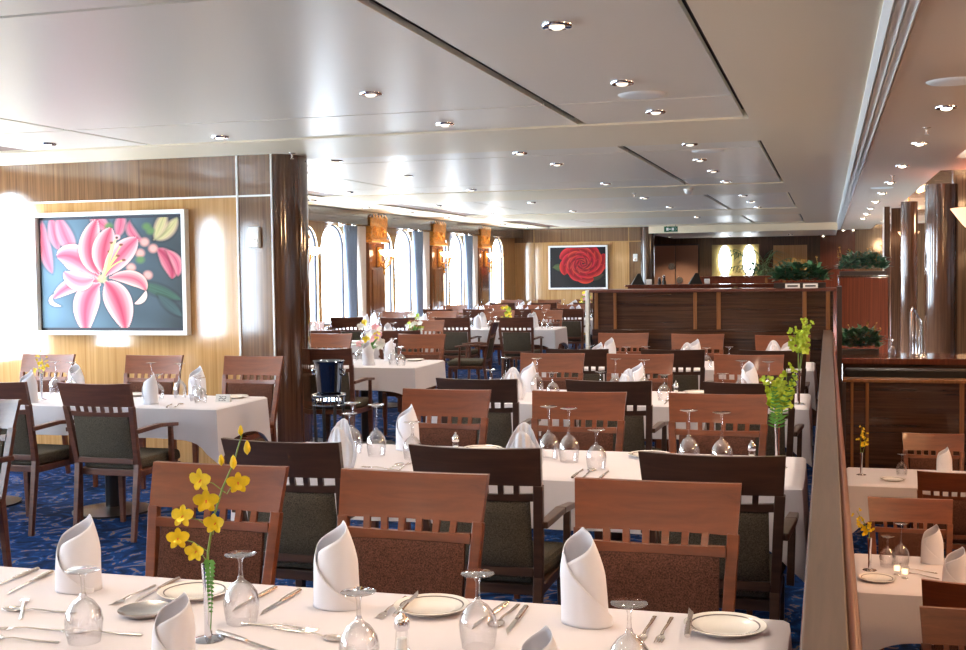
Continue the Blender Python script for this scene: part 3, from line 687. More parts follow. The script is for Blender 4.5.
# tables toward the windows
far_tables = [(9.55, 10.35), (12.5, 13.2), (15.75, 16.5), (18.85, 19.6), (22.1, 22.85)]
TN = ['first', 'second', 'third', 'fourth', 'fifth']
def aisle(k): return ('aisle side', (-5.3, -5.5, -5.15, -5.15, -5.15)[k], (-3.42, -4.5, -3.6, -3.6, -3.6)[k])
def windw(k): return ('window side', -6.82, (-5.45, -5.62, -5.3, -5.3, -5.3)[k])
for x, y, f, r in [(-4.02, 9.0, 'away', 0), (-4.9, 11.15, 'cam', 0), (-3.88, 11.1, 'cam', 0), (-4.4, 11.8, 'away', 1), (-5.3, 11.8, 'away', 1), (-6.2, 11.8, 'away', 1), (-6.4, 13.85, 'cam', 1), (-4.93, 14.25, 'cam', 1),
                   (-6.4, 15.15, 'away', 2), (-5.6, 15.0, 'away', 2), (-4.85, 15.1, 'away', 2), (-3.96, 15.05, 'away', 2), (-6.45, 17.3, 'cam', 2), (-5.75, 17.4, 'cam', 2), (-4.86, 17.5, 'cam', 2), (-4.12, 17.6, 'cam', 2),
                   (-6.1, 18.2, 'away', 3), (-5.4, 18.15, 'away', 3), (-4.6, 18.2, 'away', 3), (-3.95, 18.3, 'away', 3), (-5.74, 20.4, 'cam', 3), (-4.95, 20.35, 'cam', 3), (-4.35, 20.4, 'cam', 3), (-6.5, 20.4, 'cam', 3),
                   (-5.9, 21.5, 'away', 4), (-5.1, 21.5, 'away', 4), (-4.3, 21.5, 'away', 4), (-6.3, 23.7, 'cam', 4), (-5.5, 23.7, 'cam', 4), (-4.7, 23.7, 'cam', 4), (-4.0, 23.7, 'cam', 4)]:
    side = 'facing the viewer at' if f == 'cam' else 'seen from behind at'
    pos = 'right end' if x > -4.25 else ('right half' if x > -4.5 else ('centre' if x > -5 else ('left half' if x > -5.85 else ('window half' if x > -6.2 else 'window end'))))
    chair(x, y, f, 'chair %s the %s of the %s far table row' % (side, pos, TN[r]), 'chairs of the window-side tables')
chair(-4.22, 13.8, 0, 'dining armchair turned sideways in the aisle, showing its edge', 'chairs of the window-side tables', True, 0, rz=math.radians(97))
# lower level chairs
LL = ZL
for x, y, f, n in ((.86, 10.6, 'cam', 'orange-brown dining chair against the lower booth partition behind the far lower table'), (.84, 8.65, 'away', 'shade-darkened dining armchair on the near side of the far lower table'),
                   (.49, 7.62, 'cam', 'brown dining chair facing the viewer behind the candlelit lower table'), (.66, 5.65, 'away', 'shade-darkened dining armchair on the near side of the candlelit lower table'),
                   (.62, 5.2, 'cam', 'mahogany dining armchair facing the viewer at the bottom right corner')):
    chair(x, y, f, n, 'lower level chairs', y < 5.5, LL)

# ------------------------------------------------------------------ tables and cloths
def table(x0, x1, y0, y1, lab, clab, z=0, drop=.2, tip=.32, n=None, xv=1):
    zt = z+.744
    t = thing('dining_table', 'wooden dining table under the cloth of ' + lab, 'table', ((x0+x1)/2, (y0+y1)/2, z), 0, 'dining tables')
    w, d = (x1-x0)/2, (y1-y0)/2
    G().box(-w+.012, w-.012, -d+.012, d-.012, .71, .74, .004).done('tabletop', 'walnut', t)
    ns = 2 if w > .8 else 1
    for s_ in ((-1, 1) if ns == 2 else (0,)):
        G().cyl((s_*w*.35, 0, .03), (s_*w*.35, 0, .709), .045, 14).done('pedestal', 'darksteel', t)
        G().lathe([(.26, 0), (.26, .012), (.1, .03), (.05, .034), (0, .034)], (s_*w*.35, 0, 0), 24).done('foot', 'darksteel', t)
    # cloth
    nx = max(24, int((x1-x0)/.04)); ny = max(16, int((y1-y0)/.04)); r = .018
    g = G(); V = {}
    per = []
    def top(i, j): return (x0+(x1-x0)*i/nx, y0+(y1-y0)*j/ny)
    V = [[g.bm.verts.new((*top(i, j), zt+.004)) for j in range(ny+1)] for i in range(nx+1)]
    for i in range(nx):
        for j in range(ny): g._f([V[i][j], V[i+1][j], V[i+1][j+1], V[i][j+1]], True)
    loop = [(i, 0) for i in range(nx)]+[(nx, j) for j in range(ny)]+[(i, ny) for i in range(nx, 0, -1)]+[(0, j) for j in range(ny, 0, -1)]
    rows = [[V[i][j] for i, j in loop]]; N = 7; ph = rnd(0, 6)
    for k in range(1, N+1):
        q = k/N; row = []
        for idx, (i, j) in enumerate(loop):
            x, y = top(i, j)
            dx = min(x-x0, x1-x); dy = min(y-y0, y1-y); cd = max(dx, dy) if min(dx, dy) < 1e-6 else 0
            ox = -1 if i == 0 else (1 if i == nx else 0); oy = -1 if j == 0 else (1 if j == ny else 0)
            l = math.hypot(ox, oy) or 1
            # distance to nearest corner along the edge
            ec = min(abs(x-x0), abs(x1-x)) if oy and not ox else (min(abs(y-y0), abs(y1-y)) if ox and not oy else 0)
            c = math.exp(-ec/.075)
            dr = drop+(tip-drop)*c
            s_ = idx*.04
            wav = .006*math.sin(s_*9+ph)+.005*math.sin(s_*23+1.7*ph)
            out = r*(1-(1-min(1, q*4))**2)+(.008+wav+.02*c)*q
            if k == 1: zz = zt+.002-.008
            else: zz = zt-dr*q
            row.append(g.bm.verts.new((x+ox/l*out, y+oy/l*out, zz)))
        rows.append(row)
    m = len(loop)
    for k in range(N):
        for idx in range(m): g._f([rows[k][idx], rows[k+1][idx], rows[k+1][(idx+1) % m], rows[k][(idx+1) % m]], True)
    o = g.done('tablecloth', 'cloth', None); tag(o, clab, 'tablecloth', 'white tablecloths')
    return zt+.004
TB = {}
for key, a in dict(
    A=(-2.6, -.10, 2.02, 2.82, 'the front table', 'white tablecloth of the front table at the bottom of the photo', 0, .2, .34),
    B=(-2.45, -.105, 4.56, 5.27, 'the second table', 'white tablecloth of the second table behind the front chairs', 0, .2, .36),
    C=(-2.45, -.12, 7.12, 7.9, 'the third table', 'white tablecloth of the third table from the front beside the rail', 0, .2, .34),
    D=(-2.4, -.12, 9.72, 10.5, 'the fourth table', 'white tablecloth of the fourth table before the partition', 0, .2, .32),
    L=(-6.6, -3.62, 6.48, 7.14, 'the left table', 'white tablecloth of the left table below the lily painting', 0, .19, .34),
    P=(.15, 1.35, 6.15, 6.93, 'the candlelit lower table', 'cream tablecloth of the candlelit lower table', ZL, .24, .4),
    Q=(.16, 1.35, 9.13, 9.9, 'the far lower table', 'cream tablecloth of the far lower table', ZL, .24, .4)).items():
    TB[key] = (a, table(*a[:6], a[6], a[7], a[8]))
for k, (a, b) in enumerate(far_tables):
    n = TN[k]
    for nm, x0, x1 in (aisle(k), windw(k)):
        TB[n+nm] = ((x0, x1, a, b), table(x0, x1, a, b, 'the %s %s table beyond the column' % (n, nm), 'bluish white tablecloth of the %s %s table beyond the column' % (n, nm)))

# ------------------------------------------------------------------ tableware prototypes
def goblet(name, h, bowl_h, rr, stemr=.0045):
    t = thing(name, 'x', 'glass')
    g = G().lathe([(rr*.84, 0), (rr*.95, bowl_h*.25), (rr, bowl_h*.5), (rr*.88, bowl_h*.72), (rr*.55, bowl_h*.92), (rr*.2, bowl_h*1.03), (stemr*1.3, bowl_h*1.12),
                   (stemr*1.1, bowl_h*1.0), (rr*.5, bowl_h*.88), (rr*.84, bowl_h*.7), (rr*.96, bowl_h*.5), (rr*.91, bowl_h*.25), (rr*.81, 0)], n=28, close=True); g.done('bowl', 'glass', t)
    G().lathe([(stemr*1.3, bowl_h*1.1), (stemr, bowl_h*1.25), (stemr, h-.02), (stemr*2, h-.009), (.0, h-.007)], n=14).done('stem', 'glass', t)
    G().lathe([(0, h-.009), (.014, h-.007), (.036, h-.0025), (.0375, h-.001), (.036, h), (0, h-.0005)], n=28).done('foot', 'glass', t)
    return t
g_short = goblet('water_goblet', .165, .10, .043); g_tall = goblet('wine_glass', .232, .115, .045)
def napkin(seed, hgt=.215, R0=.055, turns=1.75, lean=0):
    rs = random.Random(seed); g = G(); a0 = rs.uniform(-.5, .5)
    def fn(u, v):
        th = a0+turns*2*PI*u+PI*.55; pk = .52
        e = 1-abs(u-pk)/(pk if u < pk else 1-pk)
        ht = hgt*(.30+.70*max(0, e)**.8) if .08 < u else hgt*(.30+.70*max(0, e)**.8)
        if u > .75: ht = hgt*(.30+.70*max(0, e)**.8)*(1-(u-.75)/.25*.92)
        z = v*max(ht, .012); q = z/hgt
        r = (R0-.013*(1-u))*(1.10-.12*q-(.55*((q-.5)/.5)**1.5 if q > .5 else 0))
        fl = 1+.025*math.sin(3*th)*q
        return (r*math.cos(th)*1.08*fl+lean*q*q, r*.8*math.sin(th)*fl-.008*q, z)
    g.grid(fn, 72, 16)
    o = g.done('folded_napkin', 'napkin', None, recalc=False); o['category'] = 'napkin'
    sm = o.modifiers.new('s', 'SOLIDIFY'); sm.thickness = .0018; sm.offset = 0
    return o
NP = [napkin(1), napkin(5, .205, .057, 1.6, .014), napkin(9, .22, .054, 1.85, -.014)]
def fan_napkin():
    g = G()
    def fn(u, v):   # pleated leaf standing upright
        a = (u-.5)*2; z = v*(.205-.07*a*a); w = .078*math.sin(PI*min(.9, .28+v*.48))
        return (a*w*1.05, .02*math.cos(a*2.0)+.006*math.cos(u*2*PI*6)*(1-v*.5)-.008, z)
    g.grid(fn, 60, 14)
    def fn2(u, v):
        a = (u-.5)*2; z = v*(.175-.07*a*a); w = .07*math.sin(PI*min(.9, .3+v*.45))
        return (a*w, -.03*math.cos(a*1.5)+.004*math.cos(u*2*PI*4)-.006, z)
    g.grid(fn2, 40, 10)
    o = g.done('folded_napkin', 'napkin', None, recalc=False); o['category'] = 'napkin'; sm = o.modifiers.new('s', 'SOLIDIFY'); sm.thickness = .0018; sm.offset = 0; return o
NF = fan_napkin()
def make_fork():
    g = G(); g.tube([(0, -.1, .003), (0, -.04, .004), (0, .02, .008), (0, .045, .006)], [.005, .0042, .0032, .004], 8, flat=.45)
    g.grid(lambda u, v: ((u-.5)*.02*(.5+.6*math.sin(v*PI*.5)), .045+v*.02, .006-.003*v), 4, 3)
    for i in range(4): g.tube([(-.0085+i*.0057, .063, .004), (-.0085+i*.0057, .085, .0025), (-.0078+i*.0052, .1, .005)], [.0016, .0014, .0008], 5)
    o = g.done('fork', 'steel'); o['category'] = 'fork'; return o
def make_spoon():
    g = G(); g.tube([(0, -.1, .003), (0, -.04, .004), (0, .02, .008), (0, .045, .005)], [.005, .0042, .003, .0035], 8, flat=.45)
    g.grid(lambda u, v: ((.019*math.sin(PI*(.06+.9*v))**.7)*math.cos(PI*u), .043+v*.058, .0065-.0055*math.sin(PI*v)*math.sin(PI*u)), 8, 8)
    o = g.done('spoon', 'steel'); sm = o.modifiers.new('s', 'SOLIDIFY'); sm.thickness = .0012; o['category'] = 'spoon'; return o
def make_knife():
    t = thing('table_knife', 'x', 'knife')
    G().tube([(0, -.115, .006), (0, -.06, .006), (0, -.01, .006)], [.0065, .0075, .0055], 8, flat=.7).done('handle', 'steel', t)
    G().hexa([(-.004, -.012, .004), (.005, -.012, .004), (.0085, .07, .003), (-.004, .112, .003), (-.004, -.012, .0065), (.005, -.012, .0065), (.0085, .07, .0045), (-.004, .112, .004)]).done('blade', 'steel', t)
    return t
fork, spoon, knife = make_fork(), make_spoon(), make_knife()
def make_plate():
    t = thing('side_plate', 'x', 'plate')
    G().lathe([(0, .002), (.055, .002), (.06, .0), (.062, .004), (.092, .014), (.094, .016), (.092, .017), (.06, .0075), (.056, .0055), (0, .0055)], n=48).done('dish', 'china', t)
    G().lathe([(.0755, .0128), (.079, .0142), (.079, .0146), (.0755, .0132)], n=48, close=True).done('rim_band', 'chinaband', t)
    return t
plate = make_plate()
def make_shaker():
    t = thing('salt_shaker', 'x', 'shaker')
    G().lathe([(0, 0), (.017, 0), (.018, .003), (.015, .03), (.013, .05), (0, .052)], n=9, smooth=False).done('body', 'glass', t)
    G().lathe([(.0005, .004), (.013, .004), (.011, .03), (.0005, .03)], n=12).done('salt', 'white', t)
    G().lathe([(.0135, .048), (.017, .052), (.017, .064), (.014, .074), (.006, .082), (.004, .086), (.0055, .09), (0, .094)], n=16).done('cap', 'chrome', t)
    return t
shaker = make_shaker()
def make_vase(h=.175):
    t = thing('bud_vase', 'x', 'vase')
    G().lathe([(0, .004), (.009, .006), (.0085, .05), (.009, h*.6), (.0125, h), (.011, h-.001), (.008, h*.6), (.0, h*.55)], n=20).done('tube', 'chrome', t)
    G().lathe([(0, 0), (.036, 0), (.037, .002), (.03, .005), (.01, .009), (0, .009)], n=28).done('foot', 'chrome', t)
    return t
vase = make_vase()
ZT = TB['A'][1]
def nap(x, y, z, lab, k=None, rz=None, grp='folded napkins', sc=1):
    p = NF if k == 'fan' else NP[random.randrange(3) if k is None else k]
    place(p, (x, y, z+.001), rnd(-.5, .5) if rz is None else rz, lab, grp, (sc, sc, sc))
# ---- front table (positions measured on the cloth)
for (x, y, k, rz, sc, n) in ((-1.9, 2.66, 1, .2, .98, 'left of the yellow orchid'), (-1.17, 2.68, 0, 0, 1, 'between the orchid and the salt shaker'), (-.545, 2.69, 2, -.3, 1.02, 'before the right chair'),
                         (-1.335, 2.19, 1, .5, .75, 'cut by the bottom edge beside the vase'), (-.52, 2.13, 0, .3, .75, 'cut by the bottom edge right of centre')):
    nap(x, y, ZT, 'folded standing napkin on the front table, ' + n, k, rz, 'napkins on the front table', sc)
for (x, y, n) in ((-1.62, 2.28, 'at the far left'), (-1.34, 2.5, 'just right of the orchid'), (-.94, 2.26, 'left of the salt shaker'), (-.74, 2.46, 'beside the middle plate'), (-.38, 2.31, 'in front of the right napkin')):
    place(g_short, (x, y, ZT), 0, 'upturned water goblet on the front table, ' + n, 'goblets on the front table')
place(plate, (-.225, 2.71, ZT), 0, 'white side plate with thin dark band at the right end of the front table', 'plates on the front table')
place(plate, (-.93, 2.70, ZT), 0, 'white side plate behind the salt shaker on the front table', 'plates on the front table')
place(plate, (-1.57, 2.68, ZT), 0, 'white side plate behind the pewter dish on the front table', 'plates on the front table')
for x, y, n in ((-1.60, 2.50, 'left of the bud vase'), (-.70, 2.26, 'at the bottom edge below the middle goblet')):
    t = thing('pewter_dish', 'round dark pewter dish on the front table, ' + n, 'dish', (x, y, ZT), 0, 'pewter dishes')
    G().lathe([(0, .004), (.045, .004), (.065, .014), (.067, .015), (.065, .012), (.046, .0), (0, .0)], n=36).done('bowl', 'darkchrome' if 'darkchrome' in M else 'steel', t)
CUT = [(-2.134, 2.65, -2.137, 2.77, 'k', 'outer, by the left edge'), (-2.054, 2.56, -2.076, 2.78, 'k', 'inner, by the left edge'), (-1.94, 2.45, -1.80, 2.46, 's', 'lying sideways left of the left goblet'), (-1.97, 2.53, -1.88, 2.40, 'f', 'crossing the sideways spoon at the left'),
       (-1.83, 2.24, -1.70, 2.25, 's', 'lying sideways at the bottom left'), (-1.85, 2.31, -1.73, 2.33, 'f', 'lying sideways at the bottom left'), (-1.72, 2.53, -1.72, 2.74, 'f', 'left of the pewter dish'), (-1.685, 2.67, -1.69, 2.88, 'k', 'resting beside the left side plate'),
       (-1.402, 2.56, -1.392, 2.78, 'k', 'behind the second goblet, left one'), (-1.322, 2.54, -1.318, 2.78, 'k', 'behind the second goblet, right one'), (-1.18, 2.475, -1.28, 2.48, 'f', 'lying sideways in front of the tall middle napkin'), (-1.08, 2.43, -1.2, 2.46, 's', 'lying sideways in front of the tall middle napkin'),
       (-1.19, 2.33, -1.30, 2.38, 'k', 'pointing right from the bud vase foot'), (-1.03, 2.58, -1.03, 2.8, 'f', 'left of the middle side plate'), (-.79, 2.57, -.765, 2.78, 'k', 'right of the middle goblet'), (-.745, 2.6, -.735, 2.78, 's', 'right of the middle goblet'),
       (-.70, 2.53, -.71, 2.78, 'k', 'rightmost beside the middle goblet'), (-.40, 2.58, -.395, 2.76, 'f', 'left one before the right side plate'), (-.36, 2.58, -.355, 2.76, 'f', 'right one before the right side plate'), (-1.66, 2.33, -1.56, 2.34, 's', 'under the left folded napkin by the left goblet')]
for x0, y0, x1, y1, k, n in CUT:
    rz = math.atan2(y0-y1, x0-x1)-PI/2
    if k == 'f' and y1 > y0 and abs(x1-x0) < .05: pass
    p = {'k': knife, 'f': fork, 's': spoon}[k]; nm = {'k': 'steel table knife', 'f': 'steel fork', 's': 'steel spoon'}[k]
    place(p, ((x0+x1)/2, min((y0+y1)/2, 2.69), ZT), rz, '%s on the front table, %s' % (nm, n), 'cutlery on the front table')
place(knife, (-.305, 2.69, ZT+.017), .08, 'butter knife lying across the left rim of the right side plate', 'butter knives on plates')
place(knife, (-.985, 2.68, ZT+.017), .08, 'butter knife lying across the left rim of the middle side plate', 'butter knives on plates')
place(shaker, (-.893, 2.39, ZT), 0, 'glass salt shaker with chrome cap on the front table', 'salt shakers')

# ---- orchids
def blossom(parent, c, r, face, m='yellow', lip=True, droop=0):
    g = G().mat(m); g.round = True; f = Vector(face).normalized(); x = f.cross(Vector((0, 0, 1))).normalized(); y = x.cross(f).normalized(); c = Vector(c)
    for k in range(5):
        a = PI/2+k*2*PI/5; d = (x*math.cos(a)+y*math.sin(a)+f*(.15+droop)).normalized()
        g.leaf(c, d, r*(1.0 if k in (0, 2, 3) else 1.08), r*(.6 if k in (0, 2, 3) else .95), f, .12, 6)
    if lip:
        g.leaf(c+f*.002, (f*.6-y).normalized(), r*.75, r*.7, f, -.3, 4); g.mat('lip').tube([c, c+f*r*.3-y*r*.1], [r*.1, r*.04], 6)
    return g.done('blossom', None, parent, recalc=False)
sp = thing('orchid_spray', 'yellow orchid spray leaning right out of the front bud vase', 'flowers', (-1.35, 2.36, ZT))
place(vase, (-1.35, 2.36, ZT), 0, 'slim chrome bud vase holding yellow orchids on the front table', 'bud vases')
st = [(0, 0, .11), (.004, 0, .2), (.02, 0, .28), (.045, 0, .35), (.075, 0, .41), (.092, .0, .46), (.098, .0, .478)]
G().tube(st, [.0028, .0028, .0026, .0024, .002, .0018, .0015], 6).done('stem', 'stem', sp)
face = (.2, -1, .12)
for (x, z, r, dx) in ((.0, .368, 0.028, .052), (.012, .322, 0.028, .026), (-.048, .284, 0.026, .018), (.034, .272, 0.026, .018), (-.062, .232, 0.025, .005), (-.016, .206, 0.025, .003), (.092, .366, 0.025, .055)):
    pd = G().tube([(dx, 0, z-.03), ((dx+x)/2, -.008, z-.008), (x, -.012, z)], .0012, 5).done('pedicel', 'stem', sp)
    blossom(pd, (x, -.016, z), r, (face[0]+rnd(-.5, .5), face[1], face[2]+rnd(-.3, .2)), 'yellow', True, rnd(0, .6))
for (x, z, r) in ((.075, .408, .012), (.045, .412, .010), (.11, .442, .012), (.095, .48, .009)):
    G().lathe([(0, -r*1.3), (r*.6, -r*.6), (r*.7, 0), (r*.4, r), (0, r*1.5)], (x, -.004, z), 8).done('bud', 'yellow', sp)
g = G().tube([(.012, -.012, .17), (.02, -.014, .1), (.015, -.016, .03)], .0012, 5)
for k in range(13):
    z = .185-k*.0095; w = .016*(1-k/18)
    for s_ in (-1, 1): g.leaf((.016, -.013, z), (s_, -.25, -.35), w, w*.8, (0, -1, 0), .1, 3)
g.done('fern', 'green', sp, recalc=False)

def green_spray(loc, lab, h, seed, fern=True, spread=.1, blm='lime'):
    thin = blm == 'yellow'
    rs = random.Random(seed); t = thing('orchid_spray', lab, 'flowers', loc)
    for q in range(2 if thin else 4):
        top = (rs.uniform(-spread, spread)*.7, rs.uniform(-.03, .03), h*rs.uniform(.8, 1)); mid = (top[0]*.3+rs.uniform(-.02, .02), top[1]*.5, h*.6)
        g = G().mat('stem'); pts = [(0, 0, .1), mid, top]
        g.tube([(0, 0, .11), (mid[0]*.4, mid[1]*.4, .11+(mid[2]-.11)*.5), mid, top], [.0025, .0024, .002, .0012], 5).mat(blm)
        for k in range(8 if thin else 15):
            a = k/(7 if thin else 14); b = Vector(mid)*(1-a)+Vector(top)*a; r_ = (.021 if thin else .03)*(1-.45*a)
            c = b+Vector((rs.uniform(-1, 1)*.03, rs.uniform(-1, 1)*.02, rs.uniform(-.01, .01)))
            for m_ in range(4): g.leaf(c, (rs.uniform(-1, 1), rs.uniform(-1, .2), rs.uniform(-1, 1)), r_, r_*.8, (0, -1, .2), .1, 3)
        g.done('blossom_stem', None, t, recalc=False)
    if fern:
        g = G().mat('green')
        for q in range(3):
            tip = Vector((rs.uniform(-.05, .08), 0, h*rs.uniform(.72, .95)))
            for k in range(11):
                a = k/11; b = Vector((0, 0, .17))*(1-a)+tip*a; w = .05*(1-a*.8)
                b = b+Vector((0, -.03, 0))
                for s_ in (-1, 1): g.leaf(b, (s_, -.1, .35), w*.8, .0075, (0, -1, 0), .1, 2)
        g.done('fern', None, t, recalc=False)
place(vase, (-.20, 4.98, TB['B'][1]), 0, 'slim chrome bud vase with green fern spray at the right end of the second table', 'bud vases', (1.1, 1.1, 1.15))
green_spray((-.20, 4.98, TB['B'][1]), 'lime orchid and fern spray at the right end of the second table', .43, 3)
place(vase, (-.17, 7.3, TB['C'][1]), 0, 'slim chrome bud vase at the right end of the third table', 'bud vases', (1.1, 1.1, 1.15))
green_spray((-.17, 7.3, TB['C'][1]), 'tall lime orchid spray beside the rail on the third table', .55, 8, False, .09)
place(vase, (-5.05, 6.72, TB['L'][1]), 0, 'small bud vase with yellow-green flower on the left table', 'bud vases')
green_spray((-5.05, 6.72, TB['L'][1]), 'small yellow-green orchid sprig on the left table', .34, 12, False, .1, 'yellow')
place(vase, (.215, 6.56, TB['P'][1]), 0, 'slim chrome bud vase on the candlelit lower table', 'bud vases')
green_spray((.215, 6.56, TB['P'][1]), 'yellow orchid sprig on the candlelit lower table', .34, 14, False, .12, 'yellow')
place(vase, (.25, 9.55, TB['Q'][1]), 0, 'slim chrome bud vase on the far lower table', 'bud vases')
green_spray((.25, 9.55, TB['Q'][1]), 'yellow orchid sprig on the far lower table', .38, 17, False, .08, 'yellow')

# ---- other tables
def ware(key, tname, tall, short, naps, plates=(), shk=(), spn=()):
    z = TB[key][1] if key in TB else key
    for x, y, n in tall: place(g_tall, (x, y, z), 0, 'tall upturned wine glass on %s, %s' % (tname, n), 'wine glasses on '+tname)
    for x, y, n in short: place(g_short, (x, y, z), 0, 'short upturned goblet on %s, %s' % (tname, n), 'goblets on '+tname)
    for x, y, n, k in naps: nap(x, y, z, 'folded white napkin on %s, %s' % (tname, n), k, None, 'napkins on '+tname)
    for x, y, n in plates: place(plate, (x, y, z), 0, 'white side plate on %s, %s' % (tname, n), 'plates on '+tname)
    for x, y, n in shk: place(shaker, (x, y, z), 0, 'salt shaker on %s, %s' % (tname, n), 'salt shakers')
    for x, y, rz, k, n in spn: place({'k': knife, 'f': fork, 's': spoon}[k], (x, y, z), rz, 'steel %s on %s, %s' % ({'k': 'knife', 'f': 'fork', 's': 'spoon'}[k], tname, n), 'cutlery on '+tname)
ware('B', 'the second table', [(-2.085, 4.98, 'far left one'), (-1.95, 4.93, 'second from left'), (-1.17, 5.0, 'left of the centre pair'), (-1.07, 4.95, 'right of the centre pair'), (-.56, 4.97, 'left of the right pair'), (-.42, 4.92, 'right of the right pair')],
     [(-2.16, 5.12, 'behind the left wine glasses'), (-1.76, 4.88, 'in front of the left far napkin'), (-.92, 4.79, 'right of the centre pair')],
     [(-1.98, 4.62, 'broad fan fold at its left end', 'fan'), (-1.87, 5.13, 'behind the left goblet', 0), (-1.19, 4.64, 'behind the middle armchair', 'fan')],
     [(-1.52, 5.15, 'behind the middle armchair'), (-.75, 5.14, 'behind the right wine glasses')], [(-1.63, 5.1, 'left of the plate'), (-.31, 5.1, 'next to the green spray')],
     [(-1.76, 4.64, .0, 's', 'left setting, outer'), (-1.72, 4.66, .1, 'f', 'left setting, inner'), (-1.80, 4.6, 1.3, 'f', 'left setting, sideways'), (-.97, 4.66, .0, 'k', 'centre setting, left'), (-.93, 4.67, 0, 's', 'centre setting, middle'), (-.86, 4.64, 0, 'k', 'centre setting, right')])
ware('C', 'the third table', [(-2.1, 7.72, 'leftmost pair, left'), (-1.88, 7.7, 'leftmost pair, right'), (-1.35, 7.72, 'centre pair, left'), (-1.15, 7.66, 'centre pair, right'), (-.53, 7.66, 'right pair, left'), (-.36, 7.6, 'right pair, right')],
     [(-2.16, 7.55, 'at the left end'), (-1.7, 7.39, 'left of the centre'), (-1.41, 7.5, 'in the centre'), (-.98, 7.35, 'beside the shaker'), (-.63, 7.48, 'near the right pair')],
     [(-1.93, 7.26, 'near side, left setting', 'fan'), (-1.95, 7.74, 'far side, left setting', 1), (-1.19, 7.26, 'near side, middle setting', 'fan'), (-1.22, 7.78, 'far side, middle setting', 1), (-.48, 7.78, 'far side, right setting', 2)],
     [(-.82, 7.78, 'right of the shaker')], [(-.95, 7.7, 'right of the middle setting')], [(-.95, 7.24, 0, 's', 'near the middle'), (-.9, 7.25, 0, 'k', 'near the middle')])
ware('D', 'the fourth table', [], [(-1.98, 10.05, 'left end'), (-1.63, 9.88, 'left pair, left'), (-1.48, 9.95, 'left pair, right'), (-.96, 9.84, 'middle'), (-.79, 9.98, 'right of the middle')],
     [(-1.88, 9.86, 'near side, left setting', 1), (-1.86, 10.36, 'far side, left setting', 0), (-1.12, 10.36, 'far side, middle setting', 1), (-1.12, 9.84, 'near side, middle setting', 'fan'), (-.44, 10.2, 'right setting, larger', 'fan'), (-.33, 10.33, 'right setting, rear', 1)])
ware('L', 'the left table', [(-4.4, 7.02, 'middle setting'), (-4.16, 6.98, 'beside the right far napkin'), (-5.16, 7.02, 'left pair, left'), (-5.0, 6.98, 'left pair, right')],
     [(-4.92, 6.86, 'left pair front'), (-3.95, 6.82, 'by the number card, left'), (-3.86, 6.72, 'by the number card, right'), (-4.28, 6.9, 'beside the fan napkin')],
     [(-4.16, 6.62, 'upright in front of the middle glass', 1), (-4.04, 7.0, 'far side, right setting', 0), (-5.0, 7.04-.0, 'far side, left setting', 2), (-5.02, 6.55, 'near side, beside the small vase', 0), (-5.8, 7.0, 'at the left photo edge', 0)],
     [(-3.78, 7.02, 'at the right end by the column'), (-4.55, 7.03, 'behind the middle glass')], [], [(-3.92, 6.55, .3, 's', 'front right'), (-3.97, 6.53, .4, 'k', 'front right, beside the spoon')])
nc = thing('number_card', 'small white number card at the right end of the left table', 'card', (-3.74, 6.80, TB['L'][1]), .05)
G().hexa([(-.05, -.018, 0), (.05, -.018, 0), (.05, .018, 0), (-.05, .018, 0), (-.05, -.003, .05), (.05, -.003, .05), (.05, .003, .05), (-.05, .003, .05)]).done('card', 'cardwhite', nc)
g = G()
def seg(x, z, w, h): g.hexa([(x, -.0185+z*.3, z), (x+w, -.0185+z*.3, z), (x+w, -.0165+z*.3, z), (x, -.0165+z*.3, z), (x, -.0185+(z+h)*.3, z+h), (x+w, -.0185+(z+h)*.3, z+h), (x+w, -.0165+(z+h)*.3, z+h), (x, -.0165+(z+h)*.3, z+h)])
for ox, dg in ((-.026, '2'), (-.008, '5'), (.01, '2')):
    for z in (.01, .022, .034): seg(ox, z, .013, .003)
    if dg == '2': seg(ox+.0105, .022, .003, .015); seg(ox, .01, .003, .015)
    else: seg(ox, .022, .003, .015); seg(ox+.0105, .01, .003, .015)
g.done('number', 'cardink', nc)
ware('P', 'the candlelit lower table', [(.38, 6.70, 'behind the candles')], [(.31, 6.67, 'right of the vase')], [(.55, 6.80, 'far side', 0), (.62, 6.33, 'near side', 1)], [(.245, 6.36, 'at its left end')], [], [(.46, 6.6, 1.2, 's', 'right of the wine glass'), (.47, 6.5, 1.0, 'f', 'below the spoon')])
for x, y, n in ((.35, 6.5, 'left'), (.385, 6.44, 'right')):
    t = thing('candle_holder', 'small lit candle in a glass holder on the candlelit lower table, %s one' % n, 'candle', (x, y, TB['P'][1]), 0, 'candles on the lower table')
    G().lathe([(0, 0), (.018, 0), (.012, .006), (.012, .014), (.02, .02), (.022, .06), (.02, .06), (.018, .022), (0, .02)], n=18).done('holder', 'glass', t)
    M.setdefault('wax', emit('candle_wax', (1, .82, .55, 1), 1.2)); G().lathe([(0, .023), (.0165, .023), (.0165, .045), (0, .046)], n=14).done('candle', 'wax', t)
ware('Q', 'the far lower table', [], [(.55, 9.62, 'middle')], [(.87, 9.72, 'right of the goblet', 0)], [(.47, 9.35, 'before the goblet')])
